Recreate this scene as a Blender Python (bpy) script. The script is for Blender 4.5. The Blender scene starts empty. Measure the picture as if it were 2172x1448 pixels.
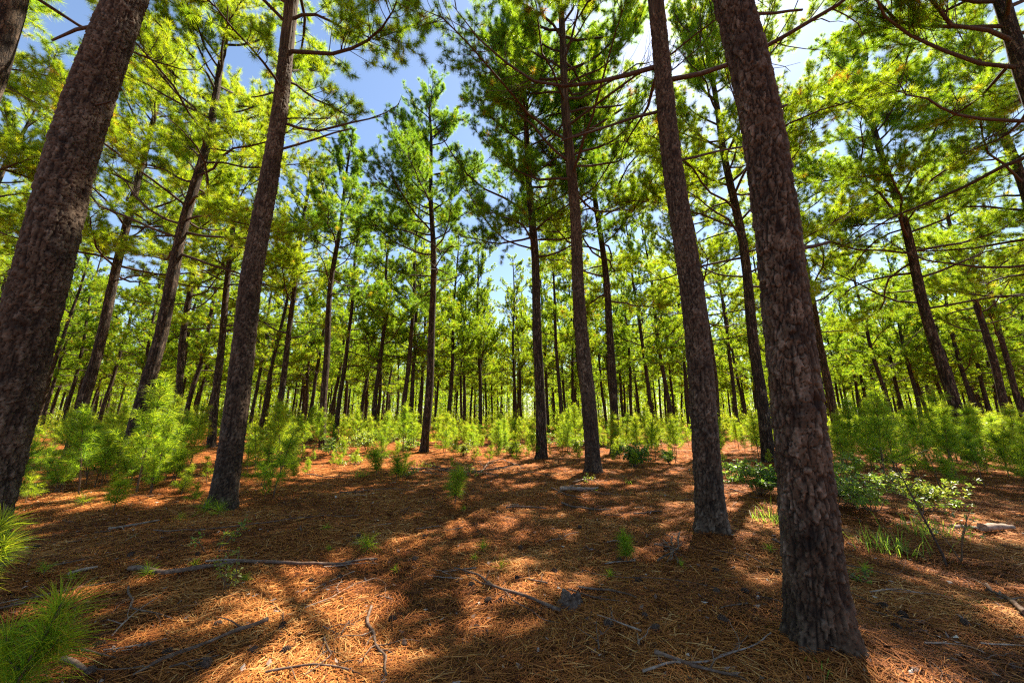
import bpy, math, random
import numpy as np
from mathutils import Vector, Matrix

SC = bpy.context.scene
COL = SC.collection
R = np.random.default_rng(11)
PI = math.pi

# ------------------------------------------------------------------ camera geometry
F, CX, CY = 760.0, 1086.0, 724.0
PITCH = math.radians(12.0)
CP, SP = math.cos(PITCH), math.sin(PITCH)
CAMH = 1.5


def ray(px, py):
    u = (px - CX) / F
    v = (py - CY) / F
    return u, CP + v * SP, SP - v * CP


MOUNDS = ((2.1, 2.68, .42), (2.66, 5.1, .42), (-4.98, 6.4, .45), (2.3, 10.3, .5), (1.1, 13.2, .5), (-5.4, 3.7, .5), (4.5, 15.3, .5), (9.1, 12.6, .5), (-4.2, 17.2, .5))


def gh(x, y):
    """height of the forest floor"""
    x = np.asarray(x, float); y = np.asarray(y, float)
    h = 0.06 * np.sin(x * 0.55 + 1.3) * np.cos(y * 0.43 + 0.4) + 0.045 * np.sin(x * 0.93 - y * 0.71 + 2.0)
    h += 0.030 * np.sin(x * 2.1 + 1.1 * np.sin(y * 1.3)) * np.sin(y * 2.4 + 0.7 * np.sin(x * 1.7))
    h += 0.017 * np.sin(x * 5.3 + 1.4 * np.sin(y * 3.1)) * np.sin(y * 4.7 + 1.2 * np.sin(x * 2.9) + 0.5)
    for (a, b, c) in MOUNDS:
        h = h + 0.075 * np.exp(-(((x - a) ** 2 + (y - b) ** 2) / c ** 2))
    return h - 0.02


def ground_at(px, py):
    """the spot of floor seen at a photo pixel"""
    dx, dy, dz = ray(px, py)
    s = CAMH / max(1e-3, -dz)
    for _ in range(8):
        s = (CAMH - float(gh(dx * s, dy * s))) / max(1e-3, -dz)
    return dx * s, dy * s


# ------------------------------------------------------------------ mesh helpers
class MB:
    """collects triangles and quads with a material index and a tint per face"""

    def __init__(self):
        self.v = []; self.nv = 0
        self.f = {3: [], 4: []}
        self.m = {3: [], 4: []}
        self.t = {3: [], 4: []}
        self.pa = {}

    def add(self, v, f, mat=0, tint=0.0):
        v = np.asarray(v, np.float32).reshape(-1, 3); f = np.asarray(f, np.int32)
        k = f.shape[1]
        self.v.append(v)
        self.f[k].append(f + self.nv)
        self.m[k].append(np.full(len(f), mat, np.int32))
        self.t[k].append(np.broadcast_to(np.asarray(tint, np.float32), (len(f),)))
        self.nv += len(v)

    def tube(self, p, r, sides=5, mat=0, tint=0.0, cap=True, jit=0.0):
        p = np.asarray(p, float); r = np.asarray(r, float) * np.ones(len(p))
        d = np.gradient(p, axis=0)
        d /= np.linalg.norm(d, axis=1, keepdims=True) + 1e-9
        ref = np.array([0.0, 0.0, 1.0]) if abs(d[:, 2].mean()) < 0.8 else np.array([1.0, 0.0, 0.0])
        a = np.cross(d, ref); a /= np.linalg.norm(a, axis=1, keepdims=True) + 1e-9
        b = np.cross(d, a)
        th = np.arange(sides) * 2 * PI / sides
        rr = r[:, None] * (1 + (jit * R.standard_normal((len(p), sides)) if jit else 0))
        v = p[:, None, :] + rr[..., None] * (a[:, None, :] * np.cos(th)[None, :, None] + b[:, None, :] * np.sin(th)[None, :, None])
        K = len(p)
        i = np.arange(K - 1)[:, None] * sides; j = np.arange(sides)[None, :]; j2 = (j + 1) % sides
        f = np.stack([i + j, i + j2, i + sides + j2, i + sides + j], -1).reshape(-1, 4)
        self.add(v, f, mat, tint)
        if cap:
            for k, rev in ((0, True), (K - 1, False)):
                c = np.vstack([v[k], p[k][None]])
                q = np.arange(sides)
                t = np.stack([q, (q + 1) % sides, np.full(sides, sides)], -1)
                self.add(c, t[:, ::-1] if rev else t, mat, tint)

    def tubes(self, P, r, sides=3, mat=0):
        """many tubes of equal point count at once"""
        P = np.asarray(P, float); r = np.asarray(r, float); M, K, _ = P.shape
        d = np.gradient(P, axis=1) if K > 2 else np.repeat(P[:, 1:] - P[:, :1], 2, 1)
        d = unit(d); ref = np.where(np.abs(d[:, :1, 2:]) < .85, np.array([0, 0, 1.]), np.array([1., 0, 0]))
        a = unit(np.cross(d, ref)); b = np.cross(d, a); th = np.arange(sides) * 2 * PI / sides
        v = P[:, :, None] + r[:, :, None, None] * (a[:, :, None] * np.cos(th)[:, None] + b[:, :, None] * np.sin(th)[:, None])
        o = (np.arange(M) * K * sides)[:, None, None]; i = (np.arange(K - 1) * sides)[None, :, None]; j = np.arange(sides)[None, None]; j2 = (j + 1) % sides
        f = np.stack([o + i + j, o + i + j2, o + i + sides + j2, o + i + sides + j], -1).reshape(-1, 4)
        self.add(v.reshape(-1, 3), f, mat)

    def build(self, name, mats, parent=None, tint=True, flat=False):
        me = bpy.data.meshes.new(name)
        v = np.vstack(self.v)
        me.vertices.add(len(v)); me.vertices.foreach_set('co', v.astype(np.float32).ravel())
        loops, starts, mi, tt, off = [], [], [], [], 0
        for k in (3, 4):
            if self.f[k]:
                f = np.vstack(self.f[k])
                loops.append(f.ravel()); starts.append(off + np.arange(len(f)) * k); off += f.size
                mi.append(np.concatenate(self.m[k])); tt.append(np.concatenate(self.t[k]))
        loops = np.concatenate(loops).astype(np.int32); starts = np.concatenate(starts).astype(np.int32)
        me.loops.add(len(loops)); me.loops.foreach_set('vertex_index', loops)
        me.polygons.add(len(starts)); me.polygons.foreach_set('loop_start', starts)
        for m in (mats if isinstance(mats, (list, tuple)) else [mats]):
            me.materials.append(m)
        me.polygons.foreach_set('material_index', np.concatenate(mi))
        if tint:
            at = me.attributes.new('tint', 'FLOAT', 'FACE')
            at.data.foreach_set('value', np.concatenate(tt).astype(np.float32))
        for nm, arr in self.pa.items():
            at = me.attributes.new(nm, 'FLOAT', 'POINT'); at.data.foreach_set('value', np.asarray(arr, np.float32))
        me.update(calc_edges=True)
        if flat:
            me.polygons.foreach_set('use_smooth', np.zeros(len(starts), bool))
        o = bpy.data.objects.new(name, me); COL.objects.link(o)
        if parent is not None:
            o.parent = parent
        return o


def tag(o, label=None, cat=None, group=None, kind=None):
    if label: o['label'] = label
    if cat: o['category'] = cat
    if group: o['group'] = group
    if kind: o['kind'] = kind
    return o


def thing(name, label, cat, loc=(0, 0, 0), group=None):
    o = bpy.data.objects.new(name, None); COL.objects.link(o)
    o.location = loc; o.empty_display_size = 0.2
    return tag(o, label, cat, group)


def dup(root, label=None, group=None):
    r = root.copy(); COL.objects.link(r)
    for ch in root.children:
        c = ch.copy(); COL.objects.link(c); c.parent = r
        for g in ch.children:
            d = g.copy(); COL.objects.link(d); d.parent = c
    if label: r['label'] = label
    if group: r['group'] = group
    return r


def unit(a):
    return a / (np.linalg.norm(a, axis=-1, keepdims=True) + 1e-9)


def needles(mb, C, A, n, length, width, spread=0.9, back=0.12, droop=0.0, mat=0, tint=0.5, tvar=0.12, bent=False, rng=R):
    """tufts of needles round shoot tips C with shoot directions A"""
    C = np.asarray(C, float); A = unit(np.asarray(A, float)); T = len(C)
    if T == 0: return
    D = rng.standard_normal((T, n, 3)); D = unit(D)
    D = unit(A[:, None, :] * (1.0 - 0.45 * spread) + D * spread)
    base = C[:, None, :] - A[:, None, :] * (rng.random((T, n, 1)) * back)
    L = length * (0.75 + 0.4 * rng.random((T, n, 1)))
    side = unit(np.cross(D, rng.standard_normal((T, n, 3)))) * (width * 0.5)
    tnt = np.broadcast_to(np.asarray(tint, float).reshape(-1, 1), (T, 1)) + tvar * rng.standard_normal((T, n))
    tnt = np.clip(tnt, 0, 1).ravel()
    if not bent:
        tip = base + D * L; tip[..., 2] -= droop * L[..., 0]
        v = np.stack([base - side, base + side, tip], 2).reshape(-1, 3)
        f = np.arange(T * n * 3).reshape(-1, 3)
        mb.add(v, f, mat, tnt)
    else:
        m1 = base + D * L * 0.5; m1[..., 2] -= droop * L[..., 0] * 0.15
        tip = base + D * L * 0.98; tip[..., 2] -= droop * L[..., 0] * 0.75
        v = np.stack([base - side * .8, base + side * .8, m1 + side, m1 - side, tip], 2).reshape(-1, 3)
        o = np.arange(T * n)[:, None] * 5
        mb.add(v, o + np.array([[0, 1, 2, 3]]), mat, tnt)
        # tip triangles share the vertices laid down above
        mb.f[3].append((o + np.array([[3, 2, 4]])).astype(np.int32) + (mb.nv - len(v)))
        mb.m[3].append(np.full(T * n, mat, np.int32)); mb.t[3].append(tnt.astype(np.float32))


# ------------------------------------------------------------------ materials
def new_mat(name):
    m = bpy.data.materials.new(name); m.use_nodes = True
    nt = m.node_tree; nt.nodes.clear()
    out = nt.nodes.new('ShaderNodeOutputMaterial')
    return m, nt, out


def N(nt, kind, **kw):
    n = nt.nodes.new('ShaderNode' + kind)
    for k, v in kw.items():
        if k in n.inputs:
            n.inputs[k].default_value = v
        else:
            setattr(n, k, v)
    return n


def ramp(nt, stops, fac):
    n = nt.nodes.new('ShaderNodeValToRGB')
    e = n.color_ramp.elements
    while len(e) < len(stops): e.new(0.5)
    for el, (p, c) in zip(e, stops):
        el.position = p; el.color = (*c, 1)
    nt.links.new(fac, n.inputs[0])
    return n.outputs[0]


def foliage_mat(name, refl, trans, gloss=0.25, rough=0.45, tmix=0.58, hue=0.22):
    """leaf: diffuse and gloss on the lit face, coloured light through it"""
    m, nt, out = new_mat(name)
    at = N(nt, 'Attribute', attribute_name='tint')
    oi = N(nt, 'ObjectInfo')
    sh = N(nt, 'Math', operation='MULTIPLY_ADD'); nt.links.new(oi.outputs['Random'], sh.inputs[0]); sh.inputs[1].default_value = hue; sh.inputs[2].default_value = -hue / 2
    ad = N(nt, 'Math', operation='ADD', use_clamp=True); nt.links.new(at.outputs['Fac'], ad.inputs[0]); nt.links.new(sh.outputs[0], ad.inputs[1])
    c1 = ramp(nt, refl, ad.outputs[0]); c2 = ramp(nt, trans, ad.outputs[0])
    pb = N(nt, 'BsdfPrincipled', Roughness=rough); pb.inputs['Specular IOR Level'].default_value = gloss
    nt.links.new(c1, pb.inputs['Base Color'])
    tr = N(nt, 'BsdfTranslucent'); nt.links.new(c2, tr.inputs['Color'])
    mx = N(nt, 'MixShader'); mx.inputs[0].default_value = tmix
    nt.links.new(pb.outputs[0], mx.inputs[1]); nt.links.new(tr.outputs[0], mx.inputs[2])
    nt.links.new(mx.outputs[0], out.inputs[0])
    return m


M_NEEDLE = foliage_mat('pine_needles',
    [(0.0, (0.035, 0.085, 0.016)), (0.35, (0.065, 0.13, 0.014)), (0.62, (0.11, 0.17, 0.014)), (0.86, (0.19, 0.19, 0.02)), (1.0, (0.22, 0.10, 0.02))],
    [(0.0, (0.22, 0.42, 0.02)), (0.35, (0.42, 0.62, 0.015)), (0.62, (0.58, 0.70, 0.015)), (0.86, (0.74, 0.68, 0.02)), (1.0, (0.60, 0.28, 0.03))])
M_SAPLING = foliage_mat('young_needles',
    [(0.0, (0.04, 0.10, 0.015)), (0.5, (0.08, 0.16, 0.018)), (1.0, (0.16, 0.20, 0.025))],
    [(0.0, (0.20, 0.42, 0.02)), (0.5, (0.46, 0.64, 0.02)), (1.0, (0.76, 0.74, 0.04))], hue=0.32)
M_LEAF = foliage_mat('shrub_leaves',
    [(0.0, (0.045, 0.10, 0.025)), (0.5, (0.07, 0.14, 0.03)), (1.0, (0.16, 0.18, 0.03))],
    [(0.0, (0.18, 0.40, 0.04)), (0.5, (0.35, 0.55, 0.05)), (1.0, (0.6, 0.6, 0.06))], gloss=0.5, rough=0.35, tmix=0.42)
M_GRASS = foliage_mat('grass_blades',
    [(0.0, (0.06, 0.13, 0.02)), (0.6, (0.10, 0.17, 0.025)), (1.0, (0.25, 0.22, 0.07))],
    [(0.0, (0.25, 0.5, 0.04)), (0.6, (0.45, 0.6, 0.05)), (1.0, (0.6, 0.5, 0.12))])


def bark_mat(name, near=False, scale=1.0, dark=1.0):
    m, nt, out = new_mat(name)
    L = nt.links.new
    tc = N(nt, 'TexCoord')
    pb = N(nt, 'BsdfPrincipled', Roughness=0.9); pb.inputs['Specular IOR Level'].default_value = 0.2
    fine = N(nt, 'TexNoise', Scale=55.0 * scale, Detail=6.0, Roughness=0.65); mpf = N(nt, 'Mapping'); mpf.inputs['Scale'].default_value = (1, 1, 0.45)
    L(tc.outputs['Object'], mpf.inputs[0]); L(mpf.outputs[0], fine.inputs['Vector'])
    big = N(nt, 'TexNoise', Scale=2.2, Detail=3.0); L(tc.outputs['Object'], big.inputs['Vector'])
    if near:
        a1 = N(nt, 'Attribute', attribute_name='fissure'); a2 = N(nt, 'Attribute', attribute_name='plate')
        fis, cell = a1.outputs['Fac'], a2.outputs['Fac']
    else:
        nz = N(nt, 'TexNoise', Scale=13.0, Detail=4.0, Roughness=0.65); L(tc.outputs['Object'], nz.inputs['Vector'])
        mp = N(nt, 'Mapping'); mp.inputs['Scale'].default_value = (1, 1, 0.26)
        ad = N(nt, 'VectorMath', operation='MULTIPLY_ADD'); ad.inputs[1].default_value = (0.10, 0.10, 0.2)
        L(nz.outputs['Color'], ad.inputs[0]); L(tc.outputs['Object'], ad.inputs[2]); L(ad.outputs[0], mp.inputs[0])
        vo = N(nt, 'TexVoronoi', feature='DISTANCE_TO_EDGE', Scale=20.0 * scale); L(mp.outputs[0], vo.inputs['Vector'])
        vc = N(nt, 'TexVoronoi', feature='F1', Scale=20.0 * scale); L(mp.outputs[0], vc.inputs['Vector'])
        mr = N(nt, 'MapRange'); mr.inputs['From Max'].default_value = 0.10; L(vo.outputs['Distance'], mr.inputs[0])
        sx = N(nt, 'SeparateColor'); L(vc.outputs['Color'], sx.inputs[0])
        cr = N(nt, 'MapRange'); cr.inputs['To Min'].default_value = 0.2; cr.inputs['To Max'].default_value = 0.8; L(sx.outputs[0], cr.inputs[0])
        fw = N(nt, 'Mapping'); fw.inputs['Scale'].default_value = (26, 26, 3.0); L(tc.outputs['Object'], fw.inputs[0])
        fn = N(nt, 'TexNoise', Scale=1.0, Detail=3.0, Roughness=0.6); L(fw.outputs[0], fn.inputs['Vector'])
        fr = ramp(nt, [(0.40, (0.05, 0.05, 0.05)), (0.50, (1, 1, 1))], fn.outputs['Fac'])
        mn = N(nt, 'Math', operation='MINIMUM'); L(fr, mn.inputs[0]); L(mr.outputs[0], mn.inputs[1])
        fis, cell = mn.outputs[0], cr.outputs[0]
    plate = ramp(nt, [(0.0, (0.036, 0.020, 0.011)), (0.4, (0.066, 0.043, 0.027)), (0.62, (0.104, 0.075, 0.051)), (0.8, (0.160, 0.124, 0.092)), (1.0, (0.25, 0.21, 0.165))], cell)
    fin = ramp(nt, [(0.25, (0.62, 0.56, 0.52)), (0.5, (1, 1, 1)), (0.78, (1.28, 1.24, 1.2))], fine.outputs['Fac'])
    mul = N(nt, 'Mix', data_type='RGBA', blend_type='MULTIPLY'); mul.inputs[0].default_value = 1.0
    L(plate, mul.inputs['A']); L(fin, mul.inputs['B'])
    mx = N(nt, 'Mix', data_type='RGBA'); L(fis, mx.inputs[0]); mx.inputs['A'].default_value = (0.012, 0.007, 0.005, 1); L(mul.outputs['Result'], mx.inputs['B'])
    bm = ramp(nt, [(0.3, (0.75 * dark,) * 3), (0.7, (1.2 * dark, 1.12 * dark, 1.08 * dark))], big.outputs['Fac'])
    m2 = N(nt, 'Mix', data_type='RGBA', blend_type='MULTIPLY'); m2.inputs[0].default_value = 1.0
    L(mx.outputs['Result'], m2.inputs['A']); L(bm, m2.inputs['B'])
    L(m2.outputs['Result'], pb.inputs['Base Color'])
    bp = N(nt, 'Bump', Strength=0.9, Distance=0.012)
    if near:
        bp.inputs['Strength'].default_value = 0.7; bp.inputs['Distance'].default_value = 0.006
        L(fine.outputs['Fac'], bp.inputs['Height'])
    else:
        hm = N(nt, 'Math', operation='MULTIPLY_ADD'); L(fine.outputs['Fac'], hm.inputs[0]); hm.inputs[1].default_value = 0.45; L(fis, hm.inputs[2])
        h2 = N(nt, 'Math', operation='MULTIPLY_ADD'); L(cell, h2.inputs[0]); h2.inputs[1].default_value = 0.5; L(hm.outputs[0], h2.inputs[2])
        L(h2.outputs[0], bp.inputs['Height']); bp.inputs['Distance'].default_value = 0.03
    L(bp.outputs[0], pb.inputs['Normal'])
    L(pb.outputs[0], out.inputs[0])
    return m


M_BARK = bark_mat('pine_bark')
M_BARK_NEAR = bark_mat('pine_bark_plates', near=True)


def wood_mat(name, stops, rough=0.85, sc=30.0):
    m, nt, out = new_mat(name)
    L = nt.links.new
    tc = N(nt, 'TexCoord'); nz = N(nt, 'TexNoise', Scale=sc, Detail=5.0); L(tc.outputs['Object'], nz.inputs['Vector'])
    pb = N(nt, 'BsdfPrincipled', Roughness=rough); pb.inputs['Specular IOR Level'].default_value = 0.2
    L(ramp(nt, stops, nz.outputs['Fac']), pb.inputs['Base Color'])
    bp = N(nt, 'Bump', Strength=0.6, Distance=0.004); L(nz.outputs['Fac'], bp.inputs['Height']); L(bp.outputs[0], pb.inputs['Normal'])
    L(pb.outputs[0], out.inputs[0])
    return m


M_LIMB = wood_mat('limb_bark', [(0.3, (0.030, 0.019, 0.014)), (0.6, (0.068, 0.046, 0.036)), (0.8, (0.12, 0.088, 0.07))])
M_TWIG = wood_mat('fallen_wood', [(0.25, (0.05, 0.03, 0.02)), (0.5, (0.12, 0.075, 0.052)), (0.75, (0.22, 0.16, 0.12))], sc=24.0)
M_PALEWOOD = wood_mat('bleached_wood', [(0.25, (0.12, 0.075, 0.05)), (0.5, (0.25, 0.18, 0.135)), (0.75, (0.38, 0.30, 0.24))], sc=22.0)
M_STEM = wood_mat('young_stem', [(0.3, (0.07, 0.045, 0.03)), (0.7, (0.15, 0.10, 0.06))])
M_CONE = wood_mat('cone_scales', [(0.25, (0.030, 0.018, 0.012)), (0.55, (0.085, 0.052, 0.036)), (0.8, (0.20, 0.14, 0.10))], sc=90.0)
M_STUMP = wood_mat('rotten_stump', [(0.25, (0.035, 0.021, 0.014)), (0.5, (0.11, 0.068, 0.045)), (0.75, (0.22, 0.16, 0.12))], sc=30.0)


def straw_mat():
    m, nt, out = new_mat('pine_straw_needles')
    at = N(nt, 'Attribute', attribute_name='tint')
    c = ramp(nt, [(0.0, (0.040, 0.015, 0.008)), (0.3, (0.18, 0.054, 0.014)), (0.6, (0.35, 0.120, 0.028)), (0.85, (0.46, 0.185, 0.046)), (1.0, (0.54, 0.30, 0.105))], at.outputs['Fac'])
    pb = N(nt, 'BsdfPrincipled', Roughness=0.65); pb.inputs['Specular IOR Level'].default_value = 0.12
    nt.links.new(c, pb.inputs['Base Color']); nt.links.new(pb.outputs[0], out.inputs[0])
    return m


def ground_mat():
    m, nt, out = new_mat('needle_litter_floor')
    L = nt.links.new
    tc = N(nt, 'TexCoord')
    streak = None
    for k, (rot, s) in enumerate(((0.3, 1.0), (1.35, 0.9), (2.4, 1.15))):
        mp = N(nt, 'Mapping'); mp.inputs['Rotation'].default_value = (0, 0, rot); mp.inputs['Scale'].default_value = (90 * s, 7 * s, 20)
        nz0 = N(nt, 'TexNoise', Scale=1.6, Detail=1.0)
        L(tc.outputs['Object'], nz0.inputs['Vector'])
        va = N(nt, 'VectorMath', operation='MULTIPLY_ADD'); va.inputs[1].default_value = (0.5, 0.5, 0)
        L(nz0.outputs['Color'], va.inputs[0]); L(tc.outputs['Object'], va.inputs[2]); L(va.outputs[0], mp.inputs[0])
        nz = N(nt, 'TexNoise', Scale=1.0, Detail=3.0, Roughness=0.6); L(mp.outputs[0], nz.inputs['Vector'])
        if streak is None: streak = nz.outputs['Fac']
        else:
            mm = N(nt, 'Math', operation='MAXIMUM'); L(streak, mm.inputs[0]); L(nz.outputs['Fac'], mm.inputs[1]); streak = mm.outputs[0]
    big = N(nt, 'TexNoise', Scale=1.3, Detail=5.0, Roughness=0.6); L(tc.outputs['Object'], big.inputs['Vector'])
    cs = ramp(nt, [(0.40, (0.05, 0.02, 0.010)), (0.55, (0.20, 0.064, 0.017)), (0.66, (0.36, 0.125, 0.030)), (0.8, (0.45, 0.19, 0.05))], streak)
    cb = ramp(nt, [(0.3, (0.62, 0.55, 0.5)), (0.55, (1, 1, 1)), (0.75, (1.12, 1.06, 1.0))], big.outputs['Fac'])
    mu = N(nt, 'Mix', data_type='RGBA', blend_type='MULTIPLY'); mu.inputs[0].default_value = 1.0
    L(cs, mu.inputs['A']); L(cb, mu.inputs['B'])
    pb = N(nt, 'BsdfPrincipled', Roughness=0.85); pb.inputs['Specular IOR Level'].default_value = 0.05
    L(mu.outputs['Result'], pb.inputs['Base Color'])
    bp = N(nt, 'Bump', Strength=0.8, Distance=0.02); L(streak, bp.inputs['Height']); L(bp.outputs[0], pb.inputs['Normal'])
    L(pb.outputs[0], out.inputs[0])
    return m


M_STRAW = straw_mat()
M_GROUND = ground_mat()

# ------------------------------------------------------------------ the floor of the wood
def make_ground():
    def axis(lo, hi, n, k=5.0):
        t = np.linspace(-1, 1, n); s = np.sinh(k * t) / math.sinh(k)
        return np.where(s < 0, -s * lo, s * hi)
    xs = axis(-260, 260, 300); ys = axis(-60, 420, 320)
    X, Y = np.meshgrid(xs, ys)
    v = np.stack([X, Y, gh(X, Y)], -1).reshape(-1, 3)
    nx = len(xs); i = np.arange(len(ys) - 1)[:, None] * nx; j = np.arange(nx - 1)[None]
    f = np.stack([i + j, i + j + 1, i + nx + j + 1, i + nx + j], -1).reshape(-1, 4)
    mb = MB(); mb.add(v, f)
    o = mb.build('ground', M_GROUND, tint=False); tag(o, kind='structure')


def make_straw():
    """loose fallen pine needles, nobody could count them"""
    n = 330000
    Y = np.exp(R.uniform(math.log(1.3), math.log(26), n)); X = R.uniform(-1, 1, n) * (1.55 * Y + 0.5)
    z = gh(X, Y) + R.random(n) ** 2 * 0.028 + 0.001
    # needles drift into loose combed patches
    ang = 1.9 * np.sin(X * 1.1 + 2 * np.sin(Y * .8)) + 1.7 * np.cos(Y * 1.4 + X * .6) + R.standard_normal(n) * 0.9
    d = np.stack([np.cos(ang), np.sin(ang), R.standard_normal(n) * 0.10], -1); d = unit(d)
    L = R.uniform(0.09, 0.20, n)
    w = 0.0011 + 0.00042 * Y
    side = np.stack([-np.sin(ang), np.cos(ang), R.standard_normal(n) * .3], -1) * w[:, None]
    c = np.stack([X, Y, z], -1)
    bend = np.stack([-np.sin(ang), np.cos(ang), np.zeros(n)], -1) * (R.standard_normal(n) * 0.012)[:, None]
    bend[:, 2] += 0.006
    a = c - d * (L / 2)[:, None]; b = c + d * (L / 2)[:, None]; mid = c + bend
    v = np.stack([a - side, a + side, mid + side, mid - side, b + side * .6, b - side * .6], 1).reshape(-1, 3)
    v[:, 2] = np.maximum(v[:, 2], gh(v[:, 0], v[:, 1]) + 0.001)
    o = np.arange(n)[:, None] * 6
    f = np.stack([o + np.array([[0, 1, 2, 3]]), o + np.array([[3, 2, 4, 5]])], 1).reshape(-1, 4)
    patch = 0.12 * np.sin(X * 2.2 + 1.5 * np.sin(Y * 1.9)) + 0.1 * np.sin(Y * 3.1 + X)
    t = np.clip(0.5 + patch + 0.24 * R.standard_normal(n), 0, 1)
    mb = MB(); mb.add(v, f, 0, np.repeat(t, 2))
    tag(mb.build('pine_straw', M_STRAW, flat=True), 'loose rust brown pine needles covering the forest floor', 'pine straw', kind='stuff')


def make_litter():
    """bark flakes and dry leaves strewn over the straw"""
    n = 1500
    Y = np.exp(R.uniform(math.log(2.2), math.log(16), n)); X = R.uniform(-1, 1, n) * (1.5 * Y + .3)
    a = R.uniform(0, 2 * PI, n); L = R.uniform(.008, .028, n); W = L * R.uniform(.4, .9, n)
    d = np.stack([np.cos(a), np.sin(a), R.normal(0, .3, n)], -1); e = np.stack([-np.sin(a), np.cos(a), R.normal(0, .3, n)], -1)
    c = np.stack([X, Y, gh(X, Y) + R.uniform(.014, .03, n)], -1); up = np.array([0, 0, 1.]) * (L * .3)[:, None]
    k = np.stack([c - d * L[:, None] + up, c - e * W[:, None] * .9, c + d * L[:, None] * 1.1 + up, c + e * W[:, None]], 1).reshape(-1, 3)
    o = np.arange(n)[:, None] * 4
    mb = MB(); t = np.clip(R.normal(.5, .3, n), 0, 1); mb.add(k, np.vstack([o + np.array([[0, 1, 2]]), o + np.array([[0, 2, 3]])]), 0, np.concatenate([t, t]))
    m, nt, out = new_mat('dry_leaf_flakes'); at = N(nt, 'Attribute', attribute_name='tint')
    pb = N(nt, 'BsdfPrincipled', Roughness=.7); pb.inputs['Specular IOR Level'].default_value = .2
    nt.links.new(ramp(nt, [(0, (.05, .028, .018)), (.45, (.17, .10, .07)), (.75, (.33, .25, .20)), (1, (.5, .43, .36))], at.outputs['Fac']), pb.inputs['Base Color']); nt.links.new(pb.outputs[0], out.inputs[0])
    tag(mb.build('leaf_litter', m, flat=True), 'bark flakes and dry leaf scraps strewn over the straw', 'leaf litter', kind='stuff')


# ------------------------------------------------------------------ pines
def trunk_radius(z, H, D):
    t = np.clip(z / H, 0, 1)
    return D / 2 * (1.04 * (1 - t) ** 0.5 + 0.02)


def vnoise(X, Z, nx, seed):
    """value noise on a cylinder, lattice nx round the girth"""
    nx = max(2, int(nx)); rg = np.random.default_rng(seed); nz = int(Z.max() - Z.min()) + 4
    g = rg.random((nz, nx)); Zs = Z - Z.min()
    ix = np.floor(X).astype(int); iz = np.floor(Zs).astype(int); fx = X - ix; fz = Zs - iz
    fx = fx * fx * (3 - 2 * fx); fz = fz * fz * (3 - 2 * fz)
    a, b = ix % nx, (ix + 1) % nx
    return (g[iz, a] * (1 - fx) + g[iz, b] * fx) * (1 - fz) + (g[iz + 1, a] * (1 - fx) + g[iz + 1, b] * fx) * fz


def cells(X, Zc, nx, seed):
    rg = np.random.default_rng(seed)
    Zc = Zc - Zc.min() + 2
    nz = int(Zc.max()) + 4
    jx = rg.random((nz, nx)); jz = rg.random((nz, nx)); rv = rg.random((nz, nx))
    ix = np.floor(X).astype(int); iz = np.floor(Zc).astype(int)
    F1 = np.full(X.shape, 9.0); F2 = F1.copy(); val = np.zeros_like(X); tilt = np.zeros_like(X)
    for a in (-1, 0, 1):
        for b in (-1, 0, 1):
            cx = ix + a; cz = np.clip(iz + b, 0, nz - 1); m = cx % nx
            dx = X - (cx + jx[cz, m]); dz = Zc - (iz + b + jz[cz, m])
            d = np.sqrt(dx * dx + dz * dz); near = d < F1
            F2 = np.where(near, F1, np.minimum(F2, d))
            val = np.where(near, rv[cz, m], val); tilt = np.where(near, -dz, tilt)
            F1 = np.where(near, d, F1)
    return F2 - F1, val, tilt


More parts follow.
